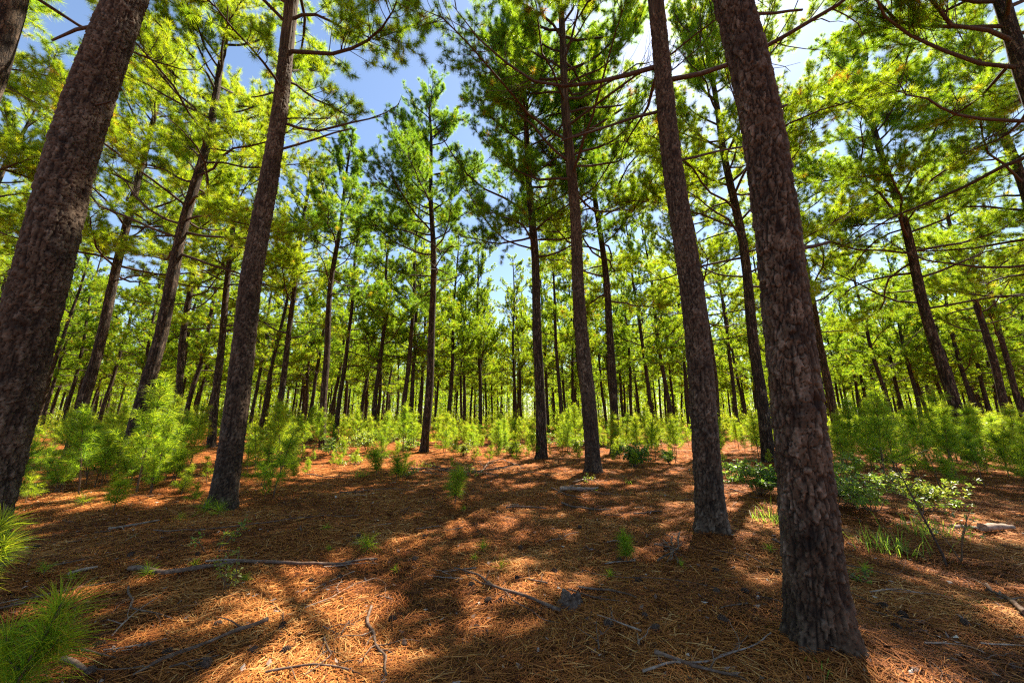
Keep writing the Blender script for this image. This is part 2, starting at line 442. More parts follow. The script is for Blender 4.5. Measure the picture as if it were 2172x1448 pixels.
def trunk_hi(axis, H, D, seed, zfine, step, segs, knots=()):
    """trunk with modelled bark plates, knots and root flare"""
    z = np.concatenate([np.arange(-0.12, zfine, step), np.linspace(zfine, H, 40)])
    th = np.arange(segs) * 2 * PI / segs
    TH, Z = np.meshgrid(th, z)
    r0 = trunk_radius(np.maximum(Z, 0), H, D)
    flare = np.exp(-np.maximum(Z, 0) / 0.17)
    r = r0 + D * (0.15 + 0.10 * np.sin(3 * TH + seed) + 0.06 * np.sin(5 * TH + 2 * seed)) * flare
    r = r * (1 + 0.02 * np.sin(TH * 2 + Z * .9 + seed) + 0.012 * np.sin(TH * 3 - Z * 2.3))
    u = TH / (2 * PI); girth = PI * D
    def nz(cx, cz, sd): k = int(round(girth / cx)); return vnoise(u * k, Z / cz, k, seed * 7 + sd)
    w1, w2 = nz(.045, .05, 1) - .5, nz(.045, .05, 2) - .5
    w3, w4 = nz(.018, .02, 3) - .5, nz(.018, .02, 4) - .5
    k1 = int(round(girth / .038)); k2 = int(round(girth / .024))
    g1, val, tilt = cells(u * k1 + .8 * w1 + .35 * w3, Z / .105 + .6 * w2 + .3 * w4, k1, seed)
    g2, val2, tilt2 = cells(u * k2 + .9 * w1 + .7 * w3, Z / .036 + .9 * w2 + .7 * w4, k2, seed + 31)
    e = np.clip(g1 / (.05 + .17 * nz(.08, .15, 5)), 0, 1); e2 = np.clip(g2 / .2, 0, 1)
    rid = np.abs(nz(.032, .26, 6) * .65 + nz(.015, .08, 7) * .35 - .5) * 2
    fur = np.clip(rid / .17, 0, 1)
    fine = nz(.011, .012, 8)
    r = r + 0.019 * (np.minimum(e, fur) - 1) + 0.012 * (val - .5) * e + 0.007 * tilt * e + 0.006 * (val2 - .5) + .004 * tilt2 * e2 + 0.004 * (fine - .5)
    fis = np.clip(np.minimum(e * 1.15, fur * 1.1) - .05, 0, 1) * (.65 + .35 * e2)
    for (kz, kt, ks) in knots:
        dt = np.angle(np.exp(1j * (TH - kt))) * D / 2
        rr2 = ((Z - kz) * (1 + .5 * w1)) ** 2 + dt ** 2 * (1.3 + w2)
        q = np.exp(-rr2 / (2 * ks ** 2)); q2 = np.exp(-rr2 / (2 * (ks * .45) ** 2))
        r = r + 0.018 * q - 0.03 * q2
        fis = fis * (1 - 0.75 * q * (.5 + fine))
    ox, oy = axis(Z)
    v = np.stack([ox + r * np.cos(TH), oy + r * np.sin(TH), Z], -1).reshape(-1, 3)
    i = np.arange(len(z) - 1)[:, None] * segs; j = np.arange(segs)[None]; j2 = (j + 1) % segs
    f = np.stack([i + j, i + j2, i + segs + j2, i + segs + j], -1).reshape(-1, 4)
    mb = MB(); mb.add(v, f)
    mb.pa = {'fissure': np.clip(fis, 0, 1).ravel(), 'plate': np.clip(.18 + .34 * val + .3 * val2 + .3 * (fine - .5) + .25 * (nz(.5, .8, 9) - .5), 0, 1).ravel()}
    return mb


def trunk_lo(axis, H, D, seed, segs=14, rings=46):
    z = np.concatenate([[-0.15], np.linspace(0, 0.7, 6), np.linspace(1.0, H, rings)])
    th = np.arange(segs) * 2 * PI / segs
    TH, Z = np.meshgrid(th, z)
    r = trunk_radius(np.maximum(Z, 0), H, D) + D * (0.11 + 0.05 * np.sin(3 * TH + seed)) * np.exp(-np.maximum(Z, 0) / 0.25)
    r = r * (1 + 0.03 * np.sin(Z * 2.7 + seed) * np.sin(TH * 2 + Z) + 0.02 * np.sin(Z * 6.1 + TH * 3))
    ox, oy = axis(Z)
    v = np.stack([ox + r * np.cos(TH), oy + r * np.sin(TH), Z], -1).reshape(-1, 3)
    i = np.arange(len(z) - 1)[:, None] * segs; j = np.arange(segs)[None]; j2 = (j + 1) % segs
    f = np.stack([i + j, i + j2, i + segs + j2, i + segs + j], -1).reshape(-1, 4)
    mb = MB(); mb.add(v, f)
    return mb


def path(p0, az, el, L, k, rng, wig=0.13, curl=0.0):
    pts = [np.array(p0, float)]; st = L / (k - 1)
    for i in range(k - 1):
        d = np.array([math.cos(az) * math.cos(el), math.sin(az) * math.cos(el), math.sin(el)])
        pts.append(pts[-1] + d * st)
        az += rng.normal(0, wig); el += rng.normal(0, wig * .7) + curl / (k - 1)
        el = max(-0.8, min(1.35, el))
    return np.array(pts), az, el


def grow(rng, H, D, zb, CR, nb, axis, dead=0.15, dens=1.0, twig_gap=0.105):
    """limbs of a pine: list of (limb path, radii, twigs[(path, radii)], tuft centres, tuft axes)"""
    out = []; hole = rng.uniform(0, 6.28, 3)
    for i in range(nb):
        t = ((i + rng.uniform(0.1, 0.9)) / nb)
        z = zb + (H - 0.6 - zb) * t ** 0.92
        az = i * 2.399 + rng.normal(0, 0.45)
        prof = min(1.0, 0.8 + 1.2 * t) * ((1 - t) ** 0.55 * 1.0 + 0.14)
        L = 1.15 * CR * prof * rng.uniform(0.68, 1.25)
        el = math.radians(4 + 46 * t + rng.normal(0, 9))
        if t < .93 and math.sin(az + hole[0]) + math.sin(z * 1.15 + hole[1]) + .6 * math.sin(2 * az - z * .7 + hole[2]) < -1.15: continue
        x0, y0 = axis(np.array(z))
        p, a2, e2 = path((float(x0), float(y0), z), az, el, L, 8, rng, 0.21, curl=0.35 * (1 - t))
        rb = min(0.042, 0.008 + 0.0092 * L) * rng.uniform(0.8, 1.15)
        rad = rb * (1 - np.linspace(0, 1, 8)) ** 0.75 + 0.005
        twigs, C, A = [], [], []
        isdead = t < dead and rng.random() < 0.6
        nt = int((L * 7.5 + 5) * (0.45 if isdead else 1) * dens)
        for q in range(nt):
            s = rng.uniform(0.24 if t < .5 else 0.12, 1.0)
            fi = s * 7; k0 = min(6, int(fi)); P = p[k0] + (p[k0 + 1] - p[k0]) * (fi - k0)
            dv = p[k0 + 1] - p[k0]; ba = math.atan2(dv[1], dv[0]); be = math.atan2(dv[2], math.hypot(dv[0], dv[1]))
            tl = (0.22 + 0.30 * L * (1 - 0.55 * s)) * rng.uniform(0.55, 1.2)
            tp, ta, te = path(P, ba + rng.choice((-1, 1)) * rng.uniform(0.4, 1.15), be + rng.normal(0.16, 0.35), tl, 5, rng, 0.2, curl=0.4)
            twigs.append((tp, 0.0065 * (1 - np.linspace(0, 1, 5)) + 0.0032))
            if isdead: continue
            m = max(1, int(tl * 0.8 / twig_gap))
            for w in range(m):
                ss = 1 - w * twig_gap / tl; fk = max(0, ss) * 4; k1 = min(3, int(fk))
                Q = tp[k1] + (tp[k1 + 1] - tp[k1]) * (fk - k1); dd = unit(tp[k1 + 1] - tp[k1])
                if w:
                    off = unit(dd * .7 + rng.standard_normal(3) * .8 + np.array([0, 0, .25])); Q2 = Q + off * rng.uniform(.06, .2)
                    twigs.append((np.array([Q, Q2]), np.array([0.004, 0.003])))
                    C.append(Q2); A.append(off)
                else:
                    C.append(Q); A.append(dd + np.array([0, 0, .25]))
        if not isdead:
            C.append(p[-1]); A.append(p[-1] - p[-2])
        out.append((p, rad, twigs, C, A))
    x0, y0 = axis(np.array(H))
    out[-1][3].append(np.array([float(x0), float(y0), H])); out[-1][4].append(np.array([0, 0, 1.0]))
    return out


def limb_mesh(mb, p, rad, twigs, mat=0, s1=6, s2=3):
    mb.tube(p, rad, s1, mat)
    for k in (2, 5):
        q = [t for t in twigs if len(t[0]) == k]
        if q: mb.tubes([t[0] for t in q], [t[1] for t in q], s2, mat)


GROUP_NEAR = 'tall pines of the front stand'
GROUP_FAR = 'slender pines deeper in the wood'


def unique_pine(pts, Y, D, H, zb, CR, nb, label, seed, hi=None, tn=28, tw=0.010, knots=(), stubs=(), dens=1.0, tint=0.42, dead=0.15, group=GROUP_NEAR):
    """a pine fitted to what the photograph shows of its trunk: pts are trunk centres as pixels"""
    rng = np.random.default_rng(seed)
    zs, xs = [], []
    for (px, py) in pts:
        dx, dy, dz = ray(px, py)
        s = Y / dy
        xs.append(dx * s); zs.append(CAMH + dz * s)
    deg = 2 if len(pts) > 2 else 1
    c = np.polyfit(zs, xs, deg)
    z1 = max(zs)
    x0 = float(np.polyval(c, 0.0)); sl = float(np.polyval(np.polyder(c), z1)); xt = float(np.polyval(c, z1))
    ph = rng.uniform(0, 6, 4); ly = rng.normal(0, 0.012)

    def axis(z):
        z = np.asarray(z, float)
        x = np.where(z <= z1, np.polyval(c, np.minimum(z, z1)), xt + sl * 0.7 * (z - z1)) - x0
        w = np.clip(z / 4, 0, 1)
        x = x + w * 0.035 * np.sin(z * 0.9 + ph[0]); y = ly * z + w * 0.05 * np.sin(z * 0.7 + ph[1]) - 0.05 * w * math.sin(ph[1])
        return x, y
    root = thing('pine_tree', label, 'pine tree', (x0, Y, float(gh(x0, Y))), group)
    if hi:
        trunk = trunk_hi(axis, H, D, seed, hi[0], hi[1], hi[2], knots).build('trunk', M_BARK_NEAR, root, tint=False)
    else:
        trunk = trunk_lo(axis, H, D, seed, 18, 60).build('trunk', M_BARK, root, tint=False)
    limbs = grow(rng, H, D, zb - 0.9, CR, int(nb * 1.25), axis, dens=dens, dead=dead)
    C, A = [], []
    for (p, rad, tws, c_, a_) in limbs:
        mb = MB(); limb_mesh(mb, p, rad, tws, 0, 7, 4 if hi else 3)
        mb.build('branch', M_LIMB, root, tint=False)
        C += c_; A += a_
    C = np.array(C); A = np.array(A)
    t = np.clip(tint + 0.13 * rng.standard_normal(len(C)), 0, 0.8)
    t = np.where(rng.random(len(C)) < 0.03, 0.92, t)
    mb = MB(); needles(mb, C, A, int(tn * 2.45), 0.165, .0072, tint=t, rng=rng, tvar=0.07)
    mb.build('crown', M_NEEDLE, root)
    for (sz, saz, sel, sL, sr) in stubs:
        ax, ay = axis(np.array(sz)); r = float(trunk_radius(np.array(sz), H, D)) * .8
        p, _, _ = path((float(ax) + r * math.cos(saz), float(ay) + r * math.sin(saz), sz), saz, sel, sL, 5, rng, 0.08)
        mb = MB(); mb.tube(p, sr * np.linspace(1, .65, 5), 8, jit=.08); mb.build('branch_stub', M_LIMB, root, tint=False)
    return root


# variants for the pines further back: trunk + crown
def pine_variant(seed, H, D, zb, CR, nb, tn, tw, tint):
    rng = np.random.default_rng(seed); ph = rng.uniform(0, 6, 4)

    def axis(z):
        z = np.asarray(z, float); w = np.clip(z / 4, 0, 1)
        return w * 0.09 * np.sin(z * .45 + ph[0]) + w * .03 * np.sin(z * 1.1 + ph[2]), w * 0.08 * np.sin(z * .5 + ph[1])
    root = thing('pine_tree', 'pine', 'pine tree')
    trunk_lo(axis, H, D, seed).build('trunk', M_BARK, root, tint=False)
    mb = MB(); C, A = [], []
    for (p, rad, tws, c_, a_) in grow(rng, H, D, zb, CR, nb, axis, dead=0.06, twig_gap=0.125, dens=.9):
        limb_mesh(mb, p, rad * 1.1, [(a, b * 1.5) for a, b in tws if len(a) > 2], 1, 5, 3); C += c_; A += a_
    C = np.array(C); A = np.array(A)
    t = np.clip(tint + 0.14 * rng.standard_normal(len(C)), 0, 0.8); t = np.where(rng.random(len(C)) < 0.03, 0.92, t)
    needles(mb, C, A, tn, 0.18, tw, tint=t, rng=rng, tvar=0.06)
    mb.build('crown', [M_NEEDLE, M_LIMB], root)
    return root


def place_pine(root, x, y, lean, rz, s):
    root.matrix_world = Matrix.Translation((x, y, float(gh(x, y)) - 0.02)) @ Matrix.Rotation(math.atan(lean), 4, 'Y') @ Matrix.Rotation(rz, 4, 'Z') @ Matrix.Diagonal((s[0], s[0], s[1], 1))


exec_order = []
make_ground()
make_straw()
make_litter()

U = unique_pine
LR = 5.0
# front stand (pixels are trunk centres, read off the photograph)
U([(12, 885), (129, 500), (280, 0)], 3.7, 0.42, 21, 10.4, 3.4, 26, 'thick leaning pine trunk at the left edge with grey plates lit along its right side', 101,
  hi=(7.6, 0.011, 130), tn=34, tw=0.008, knots=((3.1, -0.2, .06), (4.4, -1.0, .05), (2.3, -0.9, .06), (5.3, -0.5, .05), (3.9, 0.2, .05)), stubs=((5.0, -0.3, -0.1, 0.3, 0.012), (6.4, 2.9, 0.15, 1.4, 0.022)))
U([(-296, 885), (20, 30)], 4.6, 0.36, 20, 9.0, 3.0, 24, 'dark pine trunk just showing in the top left corner', 102, tn=30, tw=0.009)
U([(498, 885), (558, 450), (614, 0)], 6.4, 0.36, 20, 8.2, 2.6, 30, 'straight rough pine left of centre with small seedlings at its foot', 103,
  hi=(9.5, 0.018, 76), tn=36, tw=0.007, knots=((3.6, -0.8, .05), (5.5, -1.3, .05), (7.2, -0.6, .05), (2.0, -1.1, .05)), stubs=((6.9, 0.2, 0.5, 1.5, 0.022), (7.7, 0.3, 0.3, .9, .015), (8.4, 2.8, .3, 1.0, .02)))
U([(168, 885), (262, 500), (318, 270)], 14.0, 0.34, 19.5, 7.8, 3.9, 46, 'leaning pine behind the thick left one, rising out of the sapling thicket', 104, tint=.52)
U([(293, 885), (389, 500), (434, 310)], 11.3, 0.36, 19, 7.6, 3.9, 46, 'dark leaning pine midway between the thick left pine and the straight rough one', 105, tint=.52)
U([(371, 885), (386, 749), (413, 500)], 20.0, 0.34, 19.5, 7.2, 3.5, 34, 'slimmer pine standing directly behind and right of the dark leaning pine', 106, tint=.5)
U([(455, 885), (491, 566)], 19.6, 0.36, 19, 7.0, 3.5, 34, 'pine half hidden behind the left side of the straight rough pine', 107, tint=.45)
U([(589, 885), (621, 622)], 21.0, 0.33, 18.5, 7.0, 3.5, 34, 'pine rising above the saplings just right of the straight rough pine', 108, tint=.5)
U([(685, 890), (707, 550), (718, 470)], 18.6, 0.33, 18.6, 9.0, 2.6, 34, 'dark pine with a dense narrow crown beside the blue gap of sky', 109, tint=.16, dens=1.25, tn=32)
U([(906, 885), (920, 550), (917, 430)], 17.2, 0.37, 19.3, 8.4, 3.6, 46, 'pine with wide spreading limbs in the middle of the stand under the blue gap', 110, tint=.22, dens=1.15)
U([(1147, 893), (1133, 550), (1118, 320)], 13.2, 0.365, 19.6, 8.4, 3.9, 52, 'smooth upright pine on the clearing edge, left of the curved pine', 111, tn=32, tint=.22)
U([(1251, 885), (1224, 578), (1204, 260), (1186, 25)], 10.3, 0.40, 20.5, 9.4, 4.0, 46, 'curved pine right of centre with long arching limbs high above the clearing', 112,
  hi=(9.0, 0.022, 64), tn=34, tw=0.009, knots=((3.9, -1.6, .05), (5.2, -2.1, .05), (2.6, -1.5, .05), (4.6, -1.3, .04)), tint=.22, dead=.3)
U([(1303, 885), (1281, 550), (1266, 430)], 15.3, 0.33, 20, 7.4, 4.0, 46, 'thin pine right behind the curved pine with broken low limbs', 113, tint=.36)
U([(1491, 885), (1459, 550), (1388, 0)], 5.1, 0.335, 20, 7.8, 3.3, 36, 'tall straight pine on the open straw, left of the thickest right trunk', 218,
  hi=(8.5, 0.015, 84), tn=36, tw=0.007, knots=((2.15, -2.2, .05), (2.12, -1.4, .04), (4.0, -1.9, .05), (5.6, -1.6, .05), (1.2, -2.0, .04)), stubs=((5.6, 0.2, .35, 1.6, .022), (6.6, 2.6, .2, 1.8, .028)), tint=.28, dead=.3)
U([(1519, 885), (1504, 705), (1494, 640)], 19.5, 0.35, 19.5, 6.6, 4.0, 42, 'pine hidden behind the right side of the tall straight pine', 115, tint=.5)
U([(1621, 885), (1583, 578), (1538, 320)], 12.6, 0.36, 19.5, 7.0, 4.1, 46, 'reddish pine squeezed behind the left side of the thickest right trunk', 116, tint=.34)
U([(1692, 885), (1645, 550), (1536, 0)], 2.68, 0.315, 20, 10.0, 3.2, 24, 'thickest right trunk, a near pine with dark deeply furrowed bark', 117,
  hi=(6.6, 0.009, 150), tn=34, tw=0.008, knots=((1.45, -2.2, .06), (1.52, -1.45, .055), (2.5, -1.9, .045), (4.55, -2.5, .055), (2.0, -2.0, .04), (0.62, -2.3, .05)), stubs=((2.72, 0.05, 0.25, 0.34, 0.018), (4.0, 0.1, 0.45, 0.16, 0.016), (5.0, 0.0, .1, .5, .014)), tint=.36)
U([(1771, 885), (1734, 688), (1716, 600)], 18.0, 0.34, 19.5, 6.6, 3.7, 36, 'dark pine just right of the thickest right trunk behind the saplings', 118, tint=.45)
U([(2033, 885), (1963, 633), (1891, 380)], 13.4, 0.35, 19.5, 6.4, 4.1, 50, 'leaning pine with many side limbs rising from the right sapling thicket', 119, tint=.36)
U([(2138, 885), (2098, 716), (2076, 641)], 22.0, 0.36, 19.5, 7.2, 3.8, 36, 'forked limbed pine close to the right edge behind the bright shrub', 120, tint=.42)
U([(2469, 885), (2160, 50)], 6.6, 0.36, 19.5, 7.6, 3.9, 40, 'pine at the upper right corner hanging long leafy limbs into view', 121, tn=32, tw=0.009, tint=.34)

U([(-420, 885), (-60, 60)], 10.0, 0.36, 19.5, 6.4, 3.8, 32, 'pine outside the left edge whose sunny limbs reach into the top left', 122, tn=30, tint=.5)
U([(-250, 885), (30, 300)], 17.0, 0.36, 19.5, 6.0, 3.8, 32, 'pine with sunny foliage filling the left edge behind the thick leaning pine', 123, tint=.52)
U([(2330, 885), (2120, 200)], 11.5, 0.36, 19.5, 6.0, 3.6, 32, 'pine just outside the right edge with limbs over the bright shrub', 124, tint=.45)

# the rest of the wood, copied from six kinds of slender pine
VAR = [pine_variant(300 + i, H, 0.33, zb, cr, nb, 54, 0.0115, ti) for i, (H, zb, cr, nb, ti) in enumerate(
    ((19.5, 5.0, 3.1, 42, .38), (18.8, 4.4, 3.3, 44, .44), (20.2, 5.2, 2.9, 42, .30), (19.0, 4.2, 3.2, 46, .46), (18.0, 4.8, 3.4, 42, .34), (19.8, 5.0, 2.8, 44, .42)))]
USED = set()
# (x at eye level, depth, upper x, upper y, diameter)
BACK = [
    (122, 33, 158, 683, .32, 'slim pine glimpsed between the thick left pine and the leaning one behind it'),
    (252, 36, 298, 649, .32, 'slim distant pine left of the dark leaning pine'),
    (338, 46, 367, 717, .30, 'reddish distant pine in the gap right of the dark leaning pine'),
    (424, 28, 444, 717, .32, 'sunlit bare pine between the slimmer pine and the straight rough pine'),
    (466, 40, 486, 727, .30, 'distant pine touching the left outline of the straight rough pine'),
    (580, 30, 603, 688, .32, 'pine standing close behind the one above the saplings'),
    (674, 33, 686, 735, .32, 'short looking pine just left of the dense narrow crowned pine'),
    (733, 27, 756, 550, .32, 'bare tall pine just right of the dense narrow crowned pine'),
    (719, 40, 728, 765, .36, 'twin stemmed looking pine behind the bare tall pine'),
    (780, 34, 791, 716, .32, 'dark distant pine left of the paired pines at the middle'),
    (808, 26.6, 819, 605, .33, 'pine standing alone left of the paired pines at the middle'),
    (867, 26, 880, 578, .34, 'left one of the paired pines beside the wide limbed pine'),
    (879, 29, 888, 622, .32, 'right one of the paired pines beside the wide limbed pine'),
    (898, 42, 900, 760, .32, 'distant pine peeping from behind the wide limbed pine'),
    (958, 32, 961, 715, .33, 'thicker distant pine first right of the wide limbed pine'),
    (989, 37, 986, 710, .32, 'thin distant pine second right of the wide limbed pine'),
    (1021, 33, 1014, 644, .32, 'tall distant pine midway between the wide limbed pine and the smooth one'),
    (1002, 55, 1001, 800, .32, 'far thin pine between the thin distant pine and the tall distant pine'),
    (929, 48, 929, 810, .32, 'far thin pine standing in the pale gap right of the wide limbed pine'),
    (829, 50, 831, 810, .32, 'far pine left behind the paired pines'),
    (1033, 55, 1031, 800, .32, 'far thin pine right beside the tall distant pine'),
    (1092, 40, 1090, 716, .33, 'distant pine left of the smooth upright pine'),
    (1105, 46, 1102, 800, .33, 'distant pine nearest the left outline of the smooth upright pine'),
    (1159, 36, 1148, 605, .30, 'slender pine close behind the right side of the smooth upright pine'),
    (1186, 30, 1172, 578, .32, 'slender pine midway between the smooth pine and the curved pine'),
    (1197, 44, 1192, 800, .32, 'far pine just left of the curved pine'),
    (1231, 32, 1222, 700, .33, 'grey pine half behind the left side of the curved pine'),
    (1276, 42, 1271, 765, .32, 'distant pine between the curved pine and the thin pine behind it'),
    (1345, 50, 1342, 820, .32, 'far pine right of the thin pine with broken limbs'),
    (1371, 30, 1349, 655, .33, 'leaning slim pine between the thin pine and the tall straight pine'),
    (1408, 30, 1397, 768, .34, 'stout distant pine left of the tall straight pine'),
    (1560, 44, 1538, 740, .32, 'distant pine right of the one hidden behind the tall straight pine'),
    (1856, 33, 1822, 721, .32, 'bare leaning pine over the right saplings with crooked low limbs'),
    (1838, 55, 1826, 820, .32, 'far thin pine left of the bare leaning pine'),
    (2003, 35, 1943, 683, .32, 'thin leaning pine left of the many limbed right pine'),
    (1929, 42, 1900, 760, .32, 'leftmost of three thin far pines right of the bare leaning pine'),
    (1949, 44, 1917, 765, .32, 'middle one of three thin far pines right of the bare leaning pine'),
    (1970, 40, 1931, 749, .34, 'rightmost of three thin far pines right of the bare leaning pine'),
    (2096, 48, 2065, 765, .32, 'distant pine between the many limbed pine and the forked limbed pine'),
    (2184, 44, 2134, 738, .32, 'distant pine at the right edge beyond the forked limbed pine'),
    (2062, 50, 2030, 785, .32, 'far pine just right of the many limbed right pine'),
]
spots = []
rngp = np.random.default_rng(5)


def back_pine(x, y, lean, D, label, group, s=None):
    i = int(rngp.integers(len(VAR)))
    if i in USED: o = dup(VAR[i])
    else: o = VAR[i]; USED.add(i)
    o['label'] = label; o['group'] = group
    s = s or (D / 0.33, rngp.uniform(0.93, 1.06))
    place_pine(o, x, y, lean, rngp.uniform(0, 6.28), s)
    spots.append((x, y))


for (xh, Y, tx, ty, D, lab) in BACK:
    dx, dy, dz = ray(tx, ty); X1 = Y * (xh - CX) / F / CP; X2 = dx * Y / dy; Z2 = dz * Y / dy
    lean = max(-.06, min(.06, (X2 - X1) / max(1.0, Z2)))
    back_pine(X1 - lean * 1.5, Y, lean, D, lab, GROUP_FAR)
for o in list(COL.objects):
    if o.name.startswith('pine_tree') and o.type == 'EMPTY' and o.get('group') == GROUP_NEAR:
        spots.append((o.location.x, o.location.y))


def near_words(x, y):
    """where a far pine stands, by the trunk it shows beside"""
    px = CX + F * CP * x / y
    names = [(60, 'the thick left pine'), (168, 'the leaning pine in the left thicket'), (293, 'the dark leaning pine'), (371, 'the slimmer pine behind the dark leaning one'), (498, 'the straight rough pine'),
             (589, 'the pine above the left saplings'), (685, 'the dense narrow crowned pine'), (733, 'the bare tall pine'), (808, 'the lone pine left of the paired pines'), (873, 'the paired pines'), (906, 'the wide limbed pine'),
             (958, 'the thicker distant pine'), (1021, 'the tall distant pine'), (1092, 'the distant pine left of the smooth one'), (1147, 'the smooth upright pine'), (1186, 'the slender pine by the curved pine'), (1251, 'the curved pine'), (1303, 'the thin broken limbed pine'),
             (1371, 'the leaning slim pine'), (1408, 'the stout distant pine'), (1491, 'the tall straight pine'), (1621, 'the reddish pine'), (1692, 'the thickest right trunk'), (1771, 'the dark pine behind the right saplings'), (1856, 'the bare leaning pine'),
             (1949, 'the three thin far pines'), (2033, 'the many limbed right pine'), (2138, 'the forked limbed pine')]
    k = min(names, key=lambda q: abs(q[0] - px))
    return ('just left of ' if px < k[0] else 'just right of ') + k[1]


fill = []
tries = 0
while len(fill) < 170 and tries < 20000:
    tries += 1
    y = math.sqrt(rngp.uniform(24 ** 2, 68 ** 2)); x = rngp.uniform(-1.62, 1.62) * y
    if y < 34 and abs(x / y) < 1.25: continue
    if any((x - a) ** 2 + (y - b) ** 2 < 3.7 ** 2 for a, b in spots): continue
    fill.append((x, y)); spots.append((x, y))
cnt = {}
for (x, y) in fill:
    far = 'deep in the wood' if y > 50 else 'in the middle distance'
    back_pine(x, y, rngp.normal(0, .018), 0.33 * rngp.uniform(.85, 1.12), 'pine %s, %s' % (far, near_words(x, y)), GROUP_FAR)
# two more of the stand at the sides of the frame, whose limbs reach in
# ------------------------------------------------------------------ the wood beyond, one mass
def far_wood():
    rng = np.random.default_rng(77); mb = MB(); n = 0
    C, A, T = [], [], []
    while n < 1150:
        y = math.sqrt(rng.uniform(66 ** 2, 165 ** 2)); x = rng.uniform(-1.6, 1.6) * y
        if n > 1080: y = rng.uniform(100, 160); x = rng.uniform(-.25, .25) * y
        H = rng.uniform(16, 20); g = float(gh(x, y)); n += 1
        lx = rng.normal(0, .3)
        mb.tube(np.array([[x, y, g - .2], [x + lx * .4, y, g + 6], [x + lx, y, g + H]]), [.19, .15, .04], 6, 1, cap=False)
        m = 210
        t = rng.random(m); lo = rng.uniform(1.0, 5.5) if y < 95 else rng.uniform(0.2, 1.5); z = g + lo + (H - .2 - lo) * t ** .8; rr = 2.9 * ((1 - t) ** .6 + .12) * np.sqrt(rng.random(m)); az = rng.uniform(0, 2 * PI, m)
        C.append(np.stack([x + lx * t + rr * np.cos(az), y + rr * np.sin(az), z], -1))
        A.append(np.stack([np.cos(az), np.sin(az), np.full(m, .5)], -1)); T.append(np.clip(rng.normal(.44, .09) + .13 * rng.standard_normal(m), 0, .95))
    needles(mb, np.vstack(C), np.vstack(A), 9, 0.5, 0.10, spread=1.0, tint=np.concatenate(T), tvar=.06, rng=rng, mat=0)
    tag(mb.build('distant_woods', [M_NEEDLE, M_BARK]), 'far mass of pines closing the view between the trunks', 'woods', kind='stuff')


far_wood()


def undergrowth():
    rng = np.random.default_rng(78); mb = MB(); n = 5200
    y = np.sqrt(rng.uniform(23 ** 2, 95 ** 2, n)); x = rng.uniform(-1.6, 1.6, n) * y
    keep = (np.sin(x * .35) + np.sin(y * .3 + x * .1) + rng.normal(0, .6, n)) > -.9
    x, y = x[keep], y[keep]; n = len(x); h = rng.uniform(.35, 2.0, n) * rng.uniform(.7, 1.2, n) * (1 + .7 * np.clip((y - 30) / 40, 0, 1)); m = 26
    t = rng.random((n, m)); az = rng.uniform(0, 2 * PI, (n, m)); rr = (.75 * (1 - t) + .1) * np.sqrt(rng.random((n, m))) * (.5 + .5 * h[:, None])
    X = x[:, None] + rr * np.cos(az); Y = y[:, None] + rr * np.sin(az); Z = gh(x, y)[:, None] + .06 + t * h[:, None]
    C = np.stack([X, Y, Z], -1).reshape(-1, 3); A = np.stack([np.cos(az), np.sin(az), np.full_like(az, 1.0)], -1).reshape(-1, 3)
    tt = np.repeat(np.clip(rng.normal(.5, .16, n), 0, 1), m)
    needles(mb, C, A, 9, .22, .03, spread=.9, tint=tt, tvar=.1, rng=rng)
    tag(mb.build('undergrowth', M_SAPLING), 'low green growth covering the floor deeper in the wood', 'undergrowth', kind='stuff')


undergrowth()


# ------------------------------------------------------------------ young pines
def sapling_variant(seed, H, nn, wid, length=0.2, gap=0.07):
    rng = np.random.default_rng(seed)
    root = thing('pine_sapling', 'sapling', 'sapling')
    mb = MB(); C, A, T = [], [], []
    stem, _, _ = path((0, 0, -0.05), rng.uniform(0, 6), 1.5, H, 9, rng, 0.06)
    stem[:, :2] *= 0.5
    mb.tube(stem, np.linspace(0.006 + 0.006 * H, 0.005, 9), 6)

    def along(p, f0, tb):
        L = np.linalg.norm(np.diff(p, axis=0), axis=1).sum(); m = max(2, int(L * (1 - f0) / gap))
        for w in range(m + 1):
            s = f0 + (1 - f0) * w / m; fk = s * (len(p) - 1); k = min(len(p) - 2, int(fk))
            C.append(p[k] + (p[k + 1] - p[k]) * (fk - k)); A.append(unit(p[k + 1] - p[k])); T.append(tb + .25 * (s - .5))
    along(stem, 0.55 if H > .9 else .35, .55)
    z = 0.28 * H
    while z < H * 0.93:
        fk = z / H * 8; k = min(7, int(fk)); P = stem[k] + (stem[k + 1] - stem[k]) * (fk - k)
        nbr = rng.integers(3, 6); a0 = rng.uniform(0, 6)
        for b in range(nbr):
            L = (0.10 + 0.34 * (H - z)) * rng.uniform(.6, 1.2)
            p, _, _ = path(P, a0 + b * 2 * PI / nbr + rng.normal(0, .3), rng.uniform(.35, .85), L, 6, rng, 0.12, curl=.35)
            mb.tube(p, np.linspace(.006, .003, 6), 4, cap=False)
            along(p, 0.3, .42)
        z += rng.uniform(0.2, 0.36) * (0.75 if H < 1.2 else 1)
    mb.build('stem', M_STEM, root, tint=False)
    m2 = MB()
    needles(m2, np.array(C), np.array(A), nn, length, wid, spread=0.72, back=.06, droop=.3, tint=np.clip(np.array(T) + .12 * rng.standard_normal(len(T)), 0, 1), tvar=.1, bent=True, rng=rng)
    m2.build('needles', M_SAPLING, root)
    return root


SAPV = [sapling_variant(500, 1.6, 26, .0062), sapling_variant(501, 2.0, 26, .0065), sapling_variant(502, 1.3, 27, .006), sapling_variant(503, 2.3, 26, .007), sapling_variant(504, 0.8, 26, .005), sapling_variant(505, 1.8, 20, .0065), sapling_variant(506, 1.4, 20, .006), sapling_variant(507, 2.5, 22, .007)]
SUSED = set()
GS = 'young pines growing under the tall ones'


